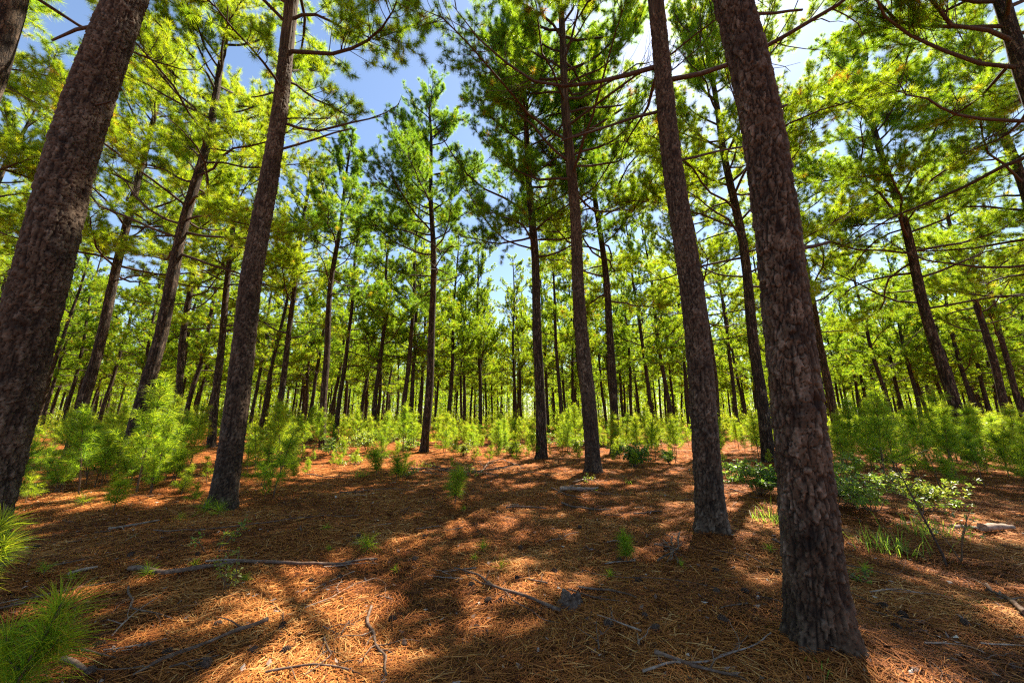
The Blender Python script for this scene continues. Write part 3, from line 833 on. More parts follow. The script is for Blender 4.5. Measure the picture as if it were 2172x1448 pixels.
def sapling(x, y, v, label, s=1.0, group=GS):
    if v in SUSED: o = dup(SAPV[v])
    else: o = SAPV[v]; SUSED.add(v)
    o['label'] = label; o['group'] = group
    o.location = (x, y, float(gh(x, y))); o.rotation_euler = (rngp.normal(0, .04), rngp.normal(0, .04), rngp.uniform(0, 6.28)); o.scale = (s, s, s)
    return o


# thicket on the left, thicket on the right, band beyond the clearing
def scatter(n, x0, x1, y0, y1, label, smin, smax, mind=.55, vs=(0, 1, 2, 3, 5, 6, 7)):
    """young pines over a stretch of floor given by pixels along the eye line and by depth"""
    got = []
    for _ in range(n * 30):
        if len(got) >= n: break
        y = rngp.uniform(y0, y1); px = rngp.uniform(x0, x1); x = (px - CX) / F / CP * y
        if any((x - a) ** 2 + (y - b) ** 2 < mind ** 2 for a, b in got): continue
        got.append((x, y)); sapling(x, y, int(rngp.choice(vs)), label, rngp.uniform(smin * .66, smax * .94))


scatter(26, 110, 430, 7.5, 10.5, 'soft green pine sapling in the left thicket before the dark leaning pine', .75, 1.05)
scatter(16, 120, 640, 6.8, 9.0, 'little wispy pine sapling at the front of the left thicket', .35, .6, .4, (0, 2, 4, 5, 6))
scatter(9, 560, 660, 9.5, 15, 'soft green pine sapling right of the straight rough pine', .7, 1.05)
scatter(14, 60, 460, 11.5, 19, 'pine sapling behind the left thicket', .8, 1.1)
scatter(26, 640, 900, 16, 26, 'pine sapling behind the clearing, left of the wide limbed pine', .7, 1.1, .7)
scatter(20, 920, 1640, 11.5, 14.5, 'short wispy pine sapling at the back edge of the clearing', .4, .75, .5, (0, 2, 4, 5, 6))
scatter(62, 930, 1300, 14.5, 24, 'bright pine sapling at the far edge of the clearing', .7, 1.05, .6)
scatter(48, 1290, 1640, 13.0, 22, 'bright pine sapling behind the tall straight pine', .8, 1.15, .6)
scatter(52, 1730, 2172, 8.0, 14.0, 'pine sapling in the dense right thicket', .8, 1.15, .55)
scatter(15, 640, 890, 9.0, 14.0, 'small shaded pine sapling at the back of the clearing, left of the wide limbed pine', .4, .75, .5, (0, 2, 4))
scatter(16, 1690, 2190, 14.5, 22, 'pine sapling behind the dense right thicket', .9, 1.3, .8)
scatter(16, 150, 700, 20, 30, 'distant pine sapling beyond the left thicket', .8, 1.3, .8)

# single young pines one can point to
for (px, py, v, s, lab) in (
    (378, 1010, 0, 1.15, 'tall sunlit pine sapling with a pale leader at the front of the left thicket'),
    (200, 1035, 0, .95, 'thin pine sapling beside the foot of the thick left pine'),
    (320, 1035, 2, 1.0, 'bushy pine sapling at the front edge of the left thicket'),
    (580, 1052, 2, 1.05, 'thin stemmed pine sapling just right of the straight rough pine'),
    (558, 1040, 2, .85, 'short pine sapling touching the right side of the straight rough pine'),
    (240, 1085, 4, .75, 'small pale seedling pine on the straw left of the straight rough pine'),
    (965, 1070, 4, .9, 'thin half bare young pine standing alone in the clearing shade'),
    (800, 1010, 4, 1.1, 'low young pine in the shade beyond the clearing'),
    (840, 1020, 4, .95, 'spindly young pine at the shaded edge of the clearing'),
    (1330, 1195, 4, .45, 'faint seedling pine on the straw left of the tall straight pine'),
    (1905, 1030, 1, 1.0, 'leafy young pine leaning over the white flowered shrub'),
    (2140, 1010, 2, 1.0, 'young pine at the right edge above the pale log'),
):
    x, y = ground_at(px, py); sapling(x, y, v, lab, s)

# the big seedling in the bottom left corner and the one beside it
def front_seedling(x, y, H, label, seed, shoots):
    rng = np.random.default_rng(seed)
    root = thing('pine_sapling', label, 'sapling', (x, y, float(gh(x, y))), GS)
    mb = MB(); C, A = [], []
    stem, _, _ = path((0, 0, -.05), 1.0, 1.45, H, 8, rng, .04); mb.tube(stem, np.linspace(.012, .006, 8), 8)
    segs = [(stem, .45)]
    for q in range(shoots):
        k = rng.integers(2, 6); p, _, _ = path(stem[k], q * 2.4 + rng.normal(0, .2), rng.uniform(.2, .8), H * rng.uniform(.14, .24), 6, rng, .1, curl=.8)
        mb.tube(p, np.linspace(.007, .004, 6), 6); segs.append((p, .25))
    for p, f0 in segs:
        L = np.linalg.norm(np.diff(p, axis=0), axis=1).sum(); m = int(L * (1 - f0) / .014)
        for w in range(m + 1):
            s = f0 + (1 - f0) * w / max(1, m); fk = s * (len(p) - 1); k = min(len(p) - 2, int(fk))
            C.append(p[k] + (p[k + 1] - p[k]) * (fk - k)); A.append(p[k + 1] - p[k])
    mb.build('stem', M_STEM, root, tint=False)
    m2 = MB(); needles(m2, np.array(C), np.array(A), 22, .195, .0032, spread=.78, back=.02, droop=.28, tint=.68 + .15 * rng.standard_normal(len(C)), tvar=.14, bent=True, rng=rng)  # yellower tint puts the missing sunlight into the needle colour
    m2.build('needles', M_SAPLING, root)


front_seedling(-2.08, 1.62, .84, 'large bright long needled pine seedling in the bottom left corner', 41, 5)
front_seedling(-3.45, 2.35, .95, 'pine seedling at the left edge behind the large bright one', 42, 5)
front_seedling(-1.95, 1.45, .36, 'low pine seedling under the large bright one in the bottom left corner', 43, 4)


def tuft_seedling(px, py, r, n, label, seed, up=0.5):
    x, y = ground_at(px, py); rng = np.random.default_rng(seed)
    root = thing('pine_seedling', label, 'seedling', (x, y, float(gh(x, y))), 'tiny pine seedlings on the straw')
    mb = MB(); mb.tube(np.array([[0, 0, -.02], [.005, 0, r * .3], [0, .004, r * .55]]), [.004, .0035, .002], 6); mb.build('stem', M_STEM, root, tint=False)
    m2 = MB(); C = np.array([[0, 0, r * .3], [0, 0, r * .45], [0, 0, r * .55]]); needles(m2, C, np.array([[0, 0, 1.]] * 3), n, r, .0032, spread=.85, back=.02, droop=.25, tint=.55, tvar=.15, bent=True, rng=rng)
    m2.build('needles', M_SAPLING, root)


tuft_seedling(778, 1172, .22, 40, 'dome shaped grassy pine seedling in sun beyond the long fallen branch', 1)
tuft_seedling(1024, 1172, .15, 22, 'small upright pine seedling at the centre of the clearing', 2)
tuft_seedling(1006, 1190, .09, 16, 'tiny pine seedling just before the small upright one', 3)
tuft_seedling(435, 1092, .26, 40, 'pine seedling brushing the left foot of the straight rough pine', 4)
tuft_seedling(462, 1098, .24, 34, 'pine seedling before the foot of the straight rough pine', 5)
tuft_seedling(265, 1040, .2, 26, 'round pine seedling on straw before the left thicket', 6)
tuft_seedling(985, 1085, .12, 16, 'pine seedling beside the half bare young pine', 7)
tuft_seedling(172, 1075, .25, 30, 'pine seedling beside the foot of the thick left pine', 8)
tuft_seedling(150, 1235, .12, 14, 'seedling tips behind the large bright corner seedling', 9)


# ------------------------------------------------------------------ broad leaved shrubs, twig plants, grass
def leaf_quads(mb, C, A, n, size, rng, tint, ratio=.5, spread=1.0, flatness=.6):
    T = len(C); A = unit(np.asarray(A, float))
    D = unit(A[:, None] * .6 + unit(rng.standard_normal((T, n, 3))) * spread); D[..., 2] *= (1 - .5 * flatness); D = unit(D)
    base = np.asarray(C)[:, None] + D * .01
    up = unit(np.array([0, 0, 1.]) + .55 * rng.standard_normal((T, n, 3)))
    side = unit(np.cross(D, up)); nrm = np.cross(side, D)
    L = size * rng.uniform(.6, 1.15, (T, n, 1)); w = L * ratio * .5
    tip = base + D * L - nrm * L * .12; mid = base + D * L * .5
    v = np.stack([base, mid + side * w + nrm * w * .35, tip, mid - side * w + nrm * w * .35], 2).reshape(-1, 3)
    o = np.arange(T * n)[:, None] * 4
    t = np.clip(np.repeat(np.asarray(tint, float) * np.ones(T), n) + .16 * rng.standard_normal(T * n), 0, 1)
    mb.add(v, np.vstack([o + np.array([[0, 1, 2]]), o + np.array([[0, 2, 3]])]), 0, np.concatenate([t, t]))


def shrub(px, py, h, wd, nst, leaf, label, seed, tint=.4, n=5, cat='shrub', name='shrub', sub=5):
    x, y = ground_at(px, py); rng = np.random.default_rng(seed)
    root = thing(name, label, cat, (x, y, float(gh(x, y))), 'broad leaved shrubs')
    mb = MB(); C, A = [], []
    for q in range(nst):
        az = rng.uniform(0, 6.28); el = rng.uniform(.45, 1.45); L = h / max(.5, math.sin(el)) * rng.uniform(.65, 1.05); L = min(L, math.hypot(h, wd))
        p, _, _ = path((rng.normal(0, .04), rng.normal(0, .04), -.03), az, el, L, 8, rng, .2, curl=-.3)
        p[:, 2] = np.maximum(p[:, 2], .02)
        mb.tube(p, np.linspace(.007, .003, 8), 5)
        for w in range(sub):
            k = rng.integers(3, 8); p2, _, _ = path(p[k], rng.uniform(0, 6.28), rng.uniform(-.1, .9), L * rng.uniform(.15, .4), 4, rng, .2)
            mb.tube(p2, np.linspace(.003, .0018, 4), 4, cap=False)
            for c in range(1, 4): C.append(p2[c]); A.append(p2[c] - p2[c - 1])
        for c in range(4, 8): C.append(p[c]); A.append(p[c] - p[c - 1])
    mb.build('stem', M_STEM, root, tint=False)
    m2 = MB(); leaf_quads(m2, np.array(C), np.array(A), n, leaf, rng, tint); m2.build('foliage', M_LEAF, root)
    return root


shrub(1850, 1085, .75, .75, 16, .06, 'leafy shrub with pale shining leaves right of the thickest right trunk', 61, .62, n=8)
shrub(1770, 1075, .7, .6, 12, .06, 'leafy shrub close behind the right side of the thickest right trunk', 62, .5, n=8)
shrub(1960, 1085, .55, .6, 12, .055, 'yellowish low shrub between the shining shrub and the thin bare stem', 63, .75, n=7)
shrub(1610, 1050, .62, .6, 14, .07, 'dark leaved shrub between the tall straight pine and the thickest right trunk', 64, .42, n=7)
shrub(1570, 1020, .5, .5, 9, .09, 'pale topped shrub just right of the tall straight pine', 65, .5)
shrub(1345, 990, .62, .55, 12, .1, 'round dark leaved shrub standing alone at the clearing edge', 66, .15, n=6)
shrub(2150, 975, 1.35, 1.1, 16, .1, 'bright yellow green shrub at the right edge', 67, .75)
shrub(2070, 960, 1.2, .9, 14, .09, 'bright shrub behind the dense right saplings', 68, .65)
shrub(790, 945, .9, .9, 14, .1, 'low broad leaved shrub behind the clearing left of the wide limbed pine', 69, .45)
shrub(700, 965, .6, .8, 12, .09, 'low shrub at the foot of the dense narrow crowned pine', 70, .5)
shrub(870, 955, .6, .7, 12, .09, 'low shrub left of the foot of the wide limbed pine', 71, .55)
shrub(985, 965, .5, .7, 12, .08, 'yellowish low shrub right of the foot of the wide limbed pine', 72, .75)
shrub(1085, 965, .5, .6, 12, .08, 'yellow green shrub left of the foot of the smooth upright pine', 73, .7)
shrub(490, 1245, .24, .25, 4, .045, 'small yellow leaved twig plant before the long fallen branch', 74, .85, n=2, name='twig_plant', cat='plant', sub=3)
shrub(458, 1165, .28, .22, 4, .05, 'small green leafed plant behind the long fallen branch', 75, .6, n=2, name='twig_plant', cat='plant', sub=3)
shrub(2045, 1195, .62, .3, 3, .05, 'thin leafy twig plant right of the bare stem', 76, .6, n=2, name='twig_plant', cat='plant', sub=3)
shrub(1835, 1235, .12, .2, 3, .035, 'tiny green plant on the straw right of the thickest right trunk', 77, .6, n=2, name='twig_plant', cat='plant', sub=3)
shrub(865, 1015, .35, .4, 7, .06, 'small leafy plant in the sun at the back of the clearing', 78, .7, n=3, name='twig_plant', cat='plant', sub=3)
shrub(990, 1010, .3, .3, 5, .06, 'little bright leaved plant among the fallen sticks', 79, .75, n=3, name='twig_plant', cat='plant', sub=3)
shrub(1240, 1020, .2, .2, 4, .05, 'little bright plant right of the foot of the curved pine', 80, .75, n=2, name='twig_plant', cat='plant', sub=3)


def shrub_copies():
    src = [shrub(620, 975, .6, .6, 9, .08, 'low yellow green shrub right of the straight rough pine', 90, .7, n=6), shrub(1420, 985, .5, .6, 9, .07, 'low shrub between the thin pine and the tall straight pine', 91, .6, n=6),
           shrub(760, 985, .4, .5, 8, .07, 'low sunlit shrub behind the clearing', 92, .8, n=5)]
    got = []
    while len(got) < 40:
        y = rngp.uniform(12.5, 26); px = rngp.uniform(560, 1640) if len(got) < 28 else rngp.uniform(1740, 2160); x = (px - CX) / F / CP * y
        if any((x - a) ** 2 + (y - b) ** 2 < .8 for a, b in got): continue
        got.append((x, y)); o = dup(src[len(got) % 3]); s = rngp.uniform(.6, 1.35); o.scale = (s, s, s * rngp.uniform(.8, 1.2)); o.rotation_euler = (0, 0, rngp.uniform(0, 6.28)); o.location = (x, y, float(gh(x, y)))
        o['label'] = 'low leafy shrub ' + near_words(x, y); o['group'] = 'low shrubs among the saplings'


shrub_copies()


def bare_stem(label):
    x, y = ground_at(2008, 1200); rng = np.random.default_rng(9)
    root = thing('thin_sapling', label, 'sapling', (x, y, float(gh(x, y))))
    mb = MB(); p, _, _ = path((0, 0, -.03), 2.6, 1.5, 1.05, 9, rng, .05); mb.tube(p, np.linspace(.012, .005, 9), 7)
    mb.build('stem', M_LIMB, root, tint=False)
    C, A = [], []
    for k, az in ((4, .4), (5, 2.8), (6, .1), (7, 3.4), (8, 1.2), (8, 5.)):
        mb = MB(); q, _, _ = path(p[k], az, .6, rng.uniform(.25, .45), 6, rng, .15); mb.tube(q, np.linspace(.005, .002, 6), 5); mb.build('branch', M_LIMB, root, tint=False)
        C += [q[3], q[4], q[5]]; A += [q[3] - q[2], q[4] - q[3], q[5] - q[4]]
    m2 = MB(); leaf_quads(m2, np.array(C), np.array(A), 2, .05, rng, .55); m2.build('foliage', M_LEAF, root)


bare_stem('thin nearly bare sapling stem on the straw at the right')


def grass(px, py, n, L, label, seed, tint=.4, spread=.12):
    x, y = ground_at(px, py); rng = np.random.default_rng(seed)
    az = rng.uniform(0, 2 * PI, n); el = rng.uniform(.5, 1.45, n); ln = L * rng.uniform(.5, 1.1, n)
    b = np.stack([rng.normal(0, spread, n), rng.normal(0, spread, n), np.full(n, -.01)], -1)
    d = np.stack([np.cos(az) * np.cos(el), np.sin(az) * np.cos(el), np.sin(el)], -1)
    m = b + d * (ln * .55)[:, None]; tip = b + d * ln[:, None]; tip[:, 2] -= ln * .35 * np.cos(el) + ln * .08
    tip[:, 2] = np.maximum(tip[:, 2], .01)
    side = unit(np.cross(d, np.array([0, 0, 1.]))) * .0035
    v = np.stack([b - side, b + side, m + side, m - side, tip], 1).reshape(-1, 3); o = np.arange(n)[:, None] * 5
    t = np.clip(tint + .2 * rng.standard_normal(n), 0, 1)
    mb = MB(); mb.add(v, o + np.array([[0, 1, 2, 3]]), 0, t)
    mb.f[3].append((o + np.array([[3, 2, 4]])).astype(np.int32)); mb.m[3].append(np.zeros(n, np.int32)); mb.t[3].append(t.astype(np.float32))
    ob = mb.build('grass_tuft', M_GRASS); ob.location = (x, y, float(gh(x, y)))
    tag(ob, label, 'grass', 'grass tufts')


grass(1640, 1108, 90, .42, 'bright grass tuft left of the thickest right trunk', 1)
grass(1885, 1165, 120, .38, 'green grass clump on the straw before the shining shrub', 2, .3, .14)
grass(1965, 1135, 110, .42, 'yellow grass tuft before the yellowish low shrub', 3, .6, .16)
grass(1335, 1025, 30, .22, 'thin bright grass tuft right of the curved pine', 4, .5, .06)
grass(1745, 1415, 10, .1, 'sparse grass at the foot of the thickest right trunk', 5, .4, .05)
grass(765, 1010, 70, .35, 'grass clump in the shade at the back of the clearing', 6, .4, .11)
grass(905, 990, 60, .35, 'bright grass before the wide limbed pine', 7, .55, .2)
grass(2090, 1290, 14, .1, 'few low grass blades at the lower right', 8, .3, .08)


# ------------------------------------------------------------------ fallen wood, cones, stump
def stick(pts, w, label, seed, mat=None, twigs=0, lift=.006, name='fallen_branch', cat='fallen branch', sides=8, group='fallen branches and twigs on the straw'):
    """a fallen branch through floor points given as pixels; w is its thickness in metres"""
    rng = np.random.default_rng(seed)
    P = np.array([ground_at(a, b) for a, b in pts])
    seg = np.concatenate([[0], np.cumsum(np.linalg.norm(np.diff(P, axis=0), axis=1))]); K = max(6, int(seg[-1] / .06))
    s = np.linspace(0, seg[-1], K); x = np.interp(s, seg, P[:, 0]); y = np.interp(s, seg, P[:, 1])
    amp = min(.02, seg[-1] * .03); ph = rng.uniform(0, 6, 4)
    x = x + amp * np.sin(s * 7 + ph[0]) + amp * .5 * np.sin(s * 17 + ph[1]); y = y + amp * np.sin(s * 6 + ph[2]) + amp * .5 * np.sin(s * 15 + ph[3])
    r = w * .52 * np.linspace(1, .5, K) * (1 + .08 * np.sin(s * 31 + ph[1]))
    z = gh(x, y) + r * .8 + .014 + lift + .012 * np.abs(np.sin(s * 2.3 + ph[2]))
    mb = MB(); pp = np.stack([x, y, z], -1); o0 = pp[0].copy()
    r = r * (1 + .12 * np.abs(np.sin(s * 9 + ph[3])) ** 6)
    mb.tube(pp - o0, r, sides, jit=.10)
    for q in range(twigs):
        k = int(rng.integers(K // 5, K - 1)); dv = pp[min(K - 1, k + 1)] - pp[k - 1]; az = math.atan2(dv[1], dv[0]) + rng.choice((-1, 1)) * rng.uniform(.4, 1.0)
        L = rng.uniform(.15, .4); p2, _, _ = path(pp[k] - o0, az, rng.uniform(.0, .35), L, 6, rng, .25, curl=-.5)
        mb.tube(p2, np.linspace(r[k] * .55, .0018, 6), 5)
    ob = mb.build(name, mat or M_TWIG, tint=False); ob.location = o0
    tag(ob, label, cat, group)
    return ob


stick([(270, 1216), (350, 1224), (440, 1206), (560, 1200), (690, 1204), (795, 1192)], .042, 'long thick fallen branch lying across the straw left of centre', 1, twigs=2)
stick([(432, 1197), (500, 1194), (560, 1198)], .02, 'pale split stick lying against the long fallen branch', 2, M_PALEWOOD)
stick([(565, 1322), (430, 1378), (275, 1446)], .026, 'slanting dead branch in the lower left half buried in straw', 3, twigs=3)
stick([(1190, 1302), (1130, 1282), (1075, 1262), (1010, 1225), (960, 1212)], .028, 'forked dark branch pointing at the stump', 4, twigs=3)
stick([(1232, 1252), (1290, 1256), (1345, 1276)], .02, 'stick lying right of the stump', 5)
stick([(783, 1300), (800, 1380), (822, 1447)], .022, 'upright lying dead branch at the bottom left of centre', 6, twigs=5)
stick([(570, 1436), (660, 1418), (760, 1442)], .014, 'curved thin stick at the bottom edge left of centre', 7, twigs=2)
stick([(1360, 1440), (1480, 1408), (1560, 1392), (1645, 1358)], .013, 'thin pale stick left of the foot of the thickest right trunk', 8, M_PALEWOOD, twigs=2)
stick([(1390, 1392), (1470, 1424), (1560, 1446)], .022, 'dark branch at the bottom edge before the thickest right trunk', 9, twigs=2)
stick([(2175, 1312), (2130, 1275), (2095, 1245)], .035, 'broken knobbly branch at the lower right edge', 10, twigs=3)
stick([(1790, 1255), (1900, 1310), (2050, 1405), (2130, 1450)], .007, 'long thin wiry twig at the lower right', 11, twigs=0)
stick([(1187, 1044), (1230, 1042), (1268, 1038)], .085, 'pale barkless log before the curved pine', 12, M_PALEWOOD, name='fallen_log', cat='log')
stick([(1172, 1038), (1200, 1052), (1240, 1060)], .03, 'dark stick crossing before the pale barkless log', 13, twigs=2)
stick([(1075, 1081), (1120, 1079), (1160, 1082)], .035, 'short straight stick on sunny straw left of the tree litter', 14)
stick([(1195, 1072), (1245, 1082), (1300, 1086)], .035, 'dark branch with side twigs below the pale barkless log', 15, twigs=3)
stick([(1345, 1094), (1380, 1090), (1405, 1088)], .025, 'short dark stick left of the tall straight pine', 16)
stick([(230, 1127), (290, 1117), (335, 1108)], .035, 'pale stick on the sunny straw left of the straight rough pine', 17, M_PALEWOOD, twigs=1)
stick([(320, 1132), (420, 1128), (540, 1116), (660, 1100), (760, 1096)], .016, 'long thin stick stretching right from before the straight rough pine', 18, twigs=2)
stick([(140, 1228), (172, 1218), (205, 1210)], .03, 'short whitish stick behind the corner seedling', 19, M_PALEWOOD)
stick([(262, 1254), (282, 1296), (330, 1306), (365, 1318)], .014, 'crooked grey twig right of the corner seedling', 20, twigs=3)
stick([(245, 1356), (280, 1310), (325, 1278)], .010, 'forked bleached twig right of the corner seedling', 21, M_PALEWOOD, twigs=2)
stick([(900, 985), (960, 1000), (1060, 1012)], .04, 'low brushy branch at the back of the clearing', 22, twigs=5)
stick([(985, 1005), (1030, 998), (1090, 990)], .03, 'light stick in the brushwood at the back of the clearing', 23, M_PALEWOOD, twigs=3)
stick([(840, 1000), (900, 996), (960, 1004)], .045, 'weathered branch behind the half bare young pine', 24, twigs=3)
stick([(1640, 1152), (1690, 1178), (1720, 1190)], .025, 'stick half hidden behind the thickest right trunk', 25)
stick([(2020, 1124), (2060, 1124), (2100, 1130)], .05, 'grey stick leading to the pale log at the right', 26, M_PALEWOOD)
stick([(2092, 1132), (2118, 1128), (2144, 1124)], .10, 'pale log with pinkish bark on the straw at the right edge', 27, M_PALEWOOD, name='fallen_log', cat='log')
stick([(1550, 1040), (1580, 1050), (1620, 1060)], .02, 'thin twig behind the tall straight pine', 28, twigs=2)
stick([(1240, 1215), (1330, 1232), (1450, 1240), (1560, 1262)], .009, 'thin wiry stick on the straw left of the thickest right trunk', 29, twigs=1)
stick([(1030, 1240), (1090, 1275), (1150, 1320), (1180, 1330)], .01, 'thin rootlike twig left of the stump', 30, twigs=2)
stick([(690, 1360), (700, 1400), (640, 1446)], .012, 'loose twig at the bottom edge left of centre', 31, twigs=3)
stick([(640, 1300), (700, 1272), (760, 1245)], .01, 'fine twig on the sunlit straw', 32, M_PALEWOOD, twigs=2)
stick([(20, 1290), (120, 1262), (250, 1240)], .012, 'dark twig behind the corner seedling', 33, twigs=2)
stick([(720, 1048), (800, 1040), (880, 1046)], .02, 'thin stick in the shade of the clearing', 34, twigs=2)
stick([(130, 1408), (165, 1425), (190, 1440)], .03, 'dark broken branch end right of the corner seedling', 35)
stick([(1690, 1300), (1650, 1280), (1600, 1268)], .008, 'wiry twig ending behind the thickest right trunk', 36)
stick([(1850, 1262), (1900, 1258), (1960, 1268)], .012, 'bleached twig right of the thickest right trunk', 37, M_PALEWOOD, twigs=1)
for k, (pts, wd) in enumerate((([(930, 1002), (975, 985), (1010, 1000), (1040, 1015)], .022), ([(1020, 1008), (1035, 985), (1065, 978), (1110, 1000)], .03), ([(960, 975), (985, 1000), (1010, 1015)], .018), ([(1050, 995), (1090, 1002), (1180, 1012)], .02),
        ([(860, 992), (890, 1003), (940, 1012)], .022), ([(1000, 978), (1060, 1005), (1085, 1016)], .02), ([(650, 1010), (700, 1016), (740, 1012)], .03), ([(1215, 1028), (1240, 1020), (1265, 1030)], .018), ([(1255, 1050), (1290, 1060), (1310, 1062)], .02))):
    stick(pts, wd, 'curled dead stick in the brushwood at the back of the clearing', 60 + k, M_PALEWOOD if k % 3 == 1 else M_TWIG, twigs=4, lift=.02 + .03 * (k % 3), group='brushwood at the back of the clearing')
for k, (a, b, c, d) in enumerate(((1412, 1150, 1436, 1200), (1400, 1200, 1448, 1160), (1428, 1150, 1418, 1206), (1390, 1170, 1445, 1185), (1440, 1150, 1425, 1215))):
    stick([(a, b), ((a + c) / 2 + 4, (b + d) / 2), (c, d)], .018, 'short dead stick in the little heap before the tall straight pine', 40 + k, M_TWIG, twigs=2, lift=.01 + .018 * k, group='little heap of dead sticks')


LAND = [(1213, 1268, 'the stump'), (540, 1200, 'the long fallen branch'), (100, 1340, 'the corner seedling'), (480, 1085, 'the straight rough pine'), (1515, 1135, 'the tall straight pine'), (1765, 1385, 'the thickest right trunk'),
        (1255, 1005, 'the curved pine'), (1024, 1172, 'the small upright seedling'), (778, 1172, 'the dome shaped seedling'), (965, 1070, 'the half bare young pine'), (2008, 1200, 'the thin bare stem'), (2118, 1128, 'the pale right log'), (1425, 1180, 'the little stick heap'),
        (800, 1380, 'the bottom dead branch'), (1145, 978, 'the smooth upright pine'), (905, 950, 'the wide limbed pine'), (430, 1378, 'the slanting dead branch'), (2130, 1275, 'the knobbly branch'), (1080, 1265, 'the forked dark branch'), (1480, 1408, 'the thin pale stick')]


def where(px, py):
    k = min(LAND, key=lambda q: (q[0] - px) ** 2 + 4 * (q[1] - py) ** 2)
    dx, dy = px - k[0], py - k[1]
    d = 'near' if math.hypot(dx, dy) < 60 else 'well'
    if abs(dx) > 1.3 * abs(dy): w = 'left of' if dx < 0 else 'right of'
    else: w = 'behind' if dy < 0 else 'in front of'
    return ('just ' if d == 'near' else 'some way ') + w + ' ' + k[2]


def cone_mesh():
    rng = np.random.default_rng(3); mb = MB()
    L, W = .085, .026
    zs = np.linspace(-L / 2, L / 2, 9); rr = W * np.sqrt(np.clip(1 - (zs / (L / 2) * .92) ** 2, 0.02, 1)) * (1 - .25 * zs / L)
    mb.tube(np.stack([zs * 0, zs * 0, zs], -1), rr * .8, 10)
    n = 90
    for i in range(n):
        t = (i + .5) / n; z = -L / 2 + L * t * .97; r = W * math.sqrt(max(.02, 1 - (z / (L / 2) * .95) ** 2)) * (1 - .25 * z / L); a = i * 2.39996
        d = np.array([math.cos(a), math.sin(a), 0]); s = np.array([-math.sin(a), math.cos(a), 0]); up = np.array([0, 0, 1.])
        b = d * r * .65 + up * z; o = d * (r + .010) + up * (z + .008); w = .0085
        v = [b - s * w * .6, b + s * w * .6, o + s * w, o - s * w, o + d * .003 + up * .004, o - up * .006 + d * .001]
        mb.add(v, [[0, 1, 2], [0, 2, 3], [3, 2, 4], [5, 2, 3], [0, 3, 5], [1, 5, 2]])
    return mb


CONE = None
CONES = [(420, 1421), (436, 1416), (210, 1374), (190, 1432), (355, 1388), (605, 1386), (536, 1384), (462, 1328), (1036, 1279), (1063, 1277), (1097, 1230), (1105, 1166), (1175, 1216), (1391, 1340), (1354, 1236), (1369, 1312), (1521, 1262), (1582, 1258),
         (1535, 1322), (1917, 1312), (1901, 1334), (1873, 1290), (278, 1180), (418, 1179), (660, 1236), (1314, 1190), (1412, 1166), (1010, 1335), (832, 1318), (600, 1331), (760, 1140), (1520, 1215), (2100, 1260), (2050, 1330), (1230, 1120), (900, 1140), (1000, 1245), (75, 1165), (1650, 1215), (880, 1190), (1290, 1330), (720, 1228)]
labs = {}
for k, (px, py) in enumerate(CONES):
    x, y = ground_at(px, py)
    if CONE is None: o = CONE = cone_mesh().build('pine_cone', M_CONE, tint=False, flat=True)
    else: o = CONE.copy(); COL.objects.link(o)
    s = rngp.uniform(.8, 1.12)
    o.location = (x, y, float(gh(x, y)) + .02 * s); o.scale = (s * .75, s * .75, s * .72)
    o.rotation_euler = (PI / 2 + rngp.normal(0, .35), rngp.uniform(0, 6), rngp.uniform(0, 6.28))
    tag(o, 'dark open pine cone on the straw, ' + where(px, py), 'pine cone', 'pine cones on the straw')

for k in range(16):
    px, py = rngp.uniform(60, 2100), rngp.uniform(1010, 1260)
    tuft_seedling(px, py, rngp.uniform(.07, .16), 14, 'tiny pine seedling on the straw, ' + where(px, py), 400 + k)

# small loose twigs
for k in range(120):
    for _ in range(50):
        y = math.exp(rngp.uniform(math.log(2.5), math.log(11))); px = rngp.uniform(30, 2140)
        x = (px - CX) / F * y; pz = -CAMH
        py = CY + F * (SP * y + CAMH * CP) / (CP * y - SP * -CAMH * -1) if False else None
        zc = CP * y + SP * (0 - CAMH); vy = -SP * y + CP * (0 - CAMH)
        px = CX + F * x / zc; py = CY - F * vy / zc
        if 20 < px < 2150 and 1000 < py < 1440: break
    a = rngp.uniform(0, 6.28); L = rngp.uniform(.1, .45)
    q = [(px, py)]
    x2, y2 = x + L * math.cos(a), y + L * math.sin(a); zc = CP * y2 - SP * CAMH; vy = -SP * y2 - CP * CAMH
    q.append((CX + F * x2 / zc, CY - F * vy / zc))
    stick(q, rngp.uniform(.006, .016), 'small loose twig on the straw, ' + where(px, py), 200 + k, M_PALEWOOD if rngp.random() < .35 else M_TWIG, twigs=int(rngp.integers(0, 3)), name='twig', cat='twig', sides=5, group='small loose twigs on the straw')


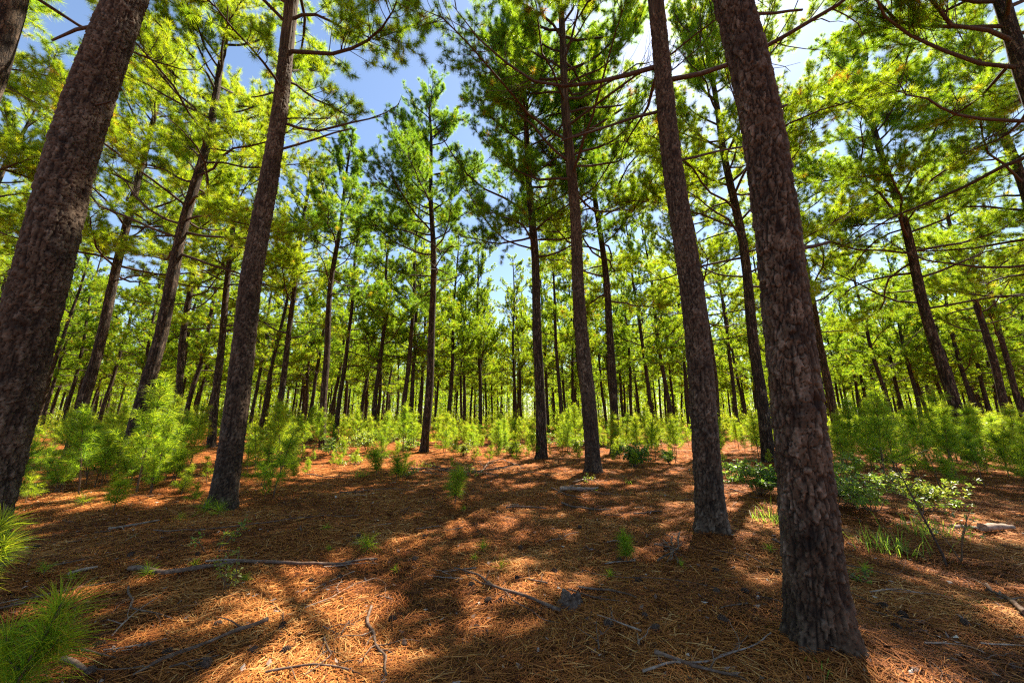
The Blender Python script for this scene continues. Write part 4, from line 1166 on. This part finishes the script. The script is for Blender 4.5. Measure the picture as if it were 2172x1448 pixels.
def stump():
    x, y = ground_at(1213, 1282); rng = np.random.default_rng(8)
    segs = 26; z = np.array([-.05, 0, .015, .03, .045, .06, .075]); th = np.arange(segs) * 2 * PI / segs
    TH, Z = np.meshgrid(th, z)
    jag = .012 * rng.standard_normal(segs) + .02 * np.sin(th * 3)
    r = .075 + .045 * np.exp(-np.maximum(Z, 0) / .03) * (1 + .5 * np.sin(3 * TH)) + .006 * rng.standard_normal(TH.shape)
    Z = Z + jag[None] * (Z / .075) ** 2
    v = np.stack([r * np.cos(TH), r * np.sin(TH), Z], -1).reshape(-1, 3)
    i = np.arange(len(z) - 1)[:, None] * segs; j = np.arange(segs)[None]; j2 = (j + 1) % segs
    mb = MB(); mb.add(v, np.stack([i + j, i + j2, i + segs + j2, i + segs + j], -1).reshape(-1, 4))
    top = v[-segs:]; inner = top * np.array([.6, .6, 1]) - np.array([0, 0, .035]); c = np.array([[0, 0, .025]])
    q = np.arange(segs); q2 = (q + 1) % segs
    mb.add(np.vstack([top, inner, c]), np.vstack([np.stack([q, q2, q2 + segs], -1), np.stack([q, q2 + segs, q + segs], -1), np.stack([q + segs, q2 + segs, np.full(segs, 2 * segs)], -1)]))
    o = mb.build('tree_stump', M_STUMP, tint=False, flat=True); o.location = (x, y, float(gh(x, y)))
    tag(o, 'small rotten stump poking out of the straw', 'stump')


stump()

# ------------------------------------------------------------------ sky, sun, camera
SUN_AZ, SUN_EL = math.radians(37), math.radians(56)
w = bpy.data.worlds.new('World'); SC.world = w; w.use_nodes = True
nt = w.node_tree; bg = nt.nodes['Background']
sky = nt.nodes.new('ShaderNodeTexSky'); sky.sky_type = 'NISHITA'; sky.sun_disc = False
sky.sun_elevation = SUN_EL; sky.sun_rotation = SUN_AZ; sky.air_density = 1.0; sky.dust_density = 0.35; sky.ozone_density = 1.0
nt.links.new(sky.outputs[0], bg.inputs[0]); bg.inputs[1].default_value = 0.062

sun = bpy.data.lights.new('Sun', 'SUN'); sun.energy = 5.0; sun.angle = math.radians(0.5); sun.color = (1.0, 0.89, 0.72)
so = bpy.data.objects.new('Sun', sun); COL.objects.link(so)
sd = Vector((math.sin(SUN_AZ) * math.cos(SUN_EL), math.cos(SUN_AZ) * math.cos(SUN_EL), math.sin(SUN_EL)))
so.rotation_euler = (-sd).to_track_quat('-Z', 'Y').to_euler(); so.location = (0, 0, 30)

cam = bpy.data.cameras.new('Camera'); co = bpy.data.objects.new('Camera', cam); COL.objects.link(co)
cam.sensor_fit = 'HORIZONTAL'; cam.sensor_width = 36; cam.lens = 36 * F / 2172
cam.clip_start = 0.05; cam.clip_end = 2000
co.location = (0, 0, CAMH); co.rotation_euler = (PI / 2 + PITCH, 0, 0)
SC.camera = co

SC.view_settings.view_transform = 'Standard'; SC.view_settings.look = 'None'
SC.view_settings.gamma = 1.0; SC.view_settings.exposure = 2.0
cy = SC.cycles
cy.use_denoising = False; cy.filter_width = 1.25; cy.sample_clamp_indirect = 6.0
cy.max_bounces = 8; cy.diffuse_bounces = 4; cy.glossy_bounces = 2; cy.transmission_bounces = 6; cy.caustics_reflective = False; cy.caustics_refractive = False
SC.render.use_persistent_data = False
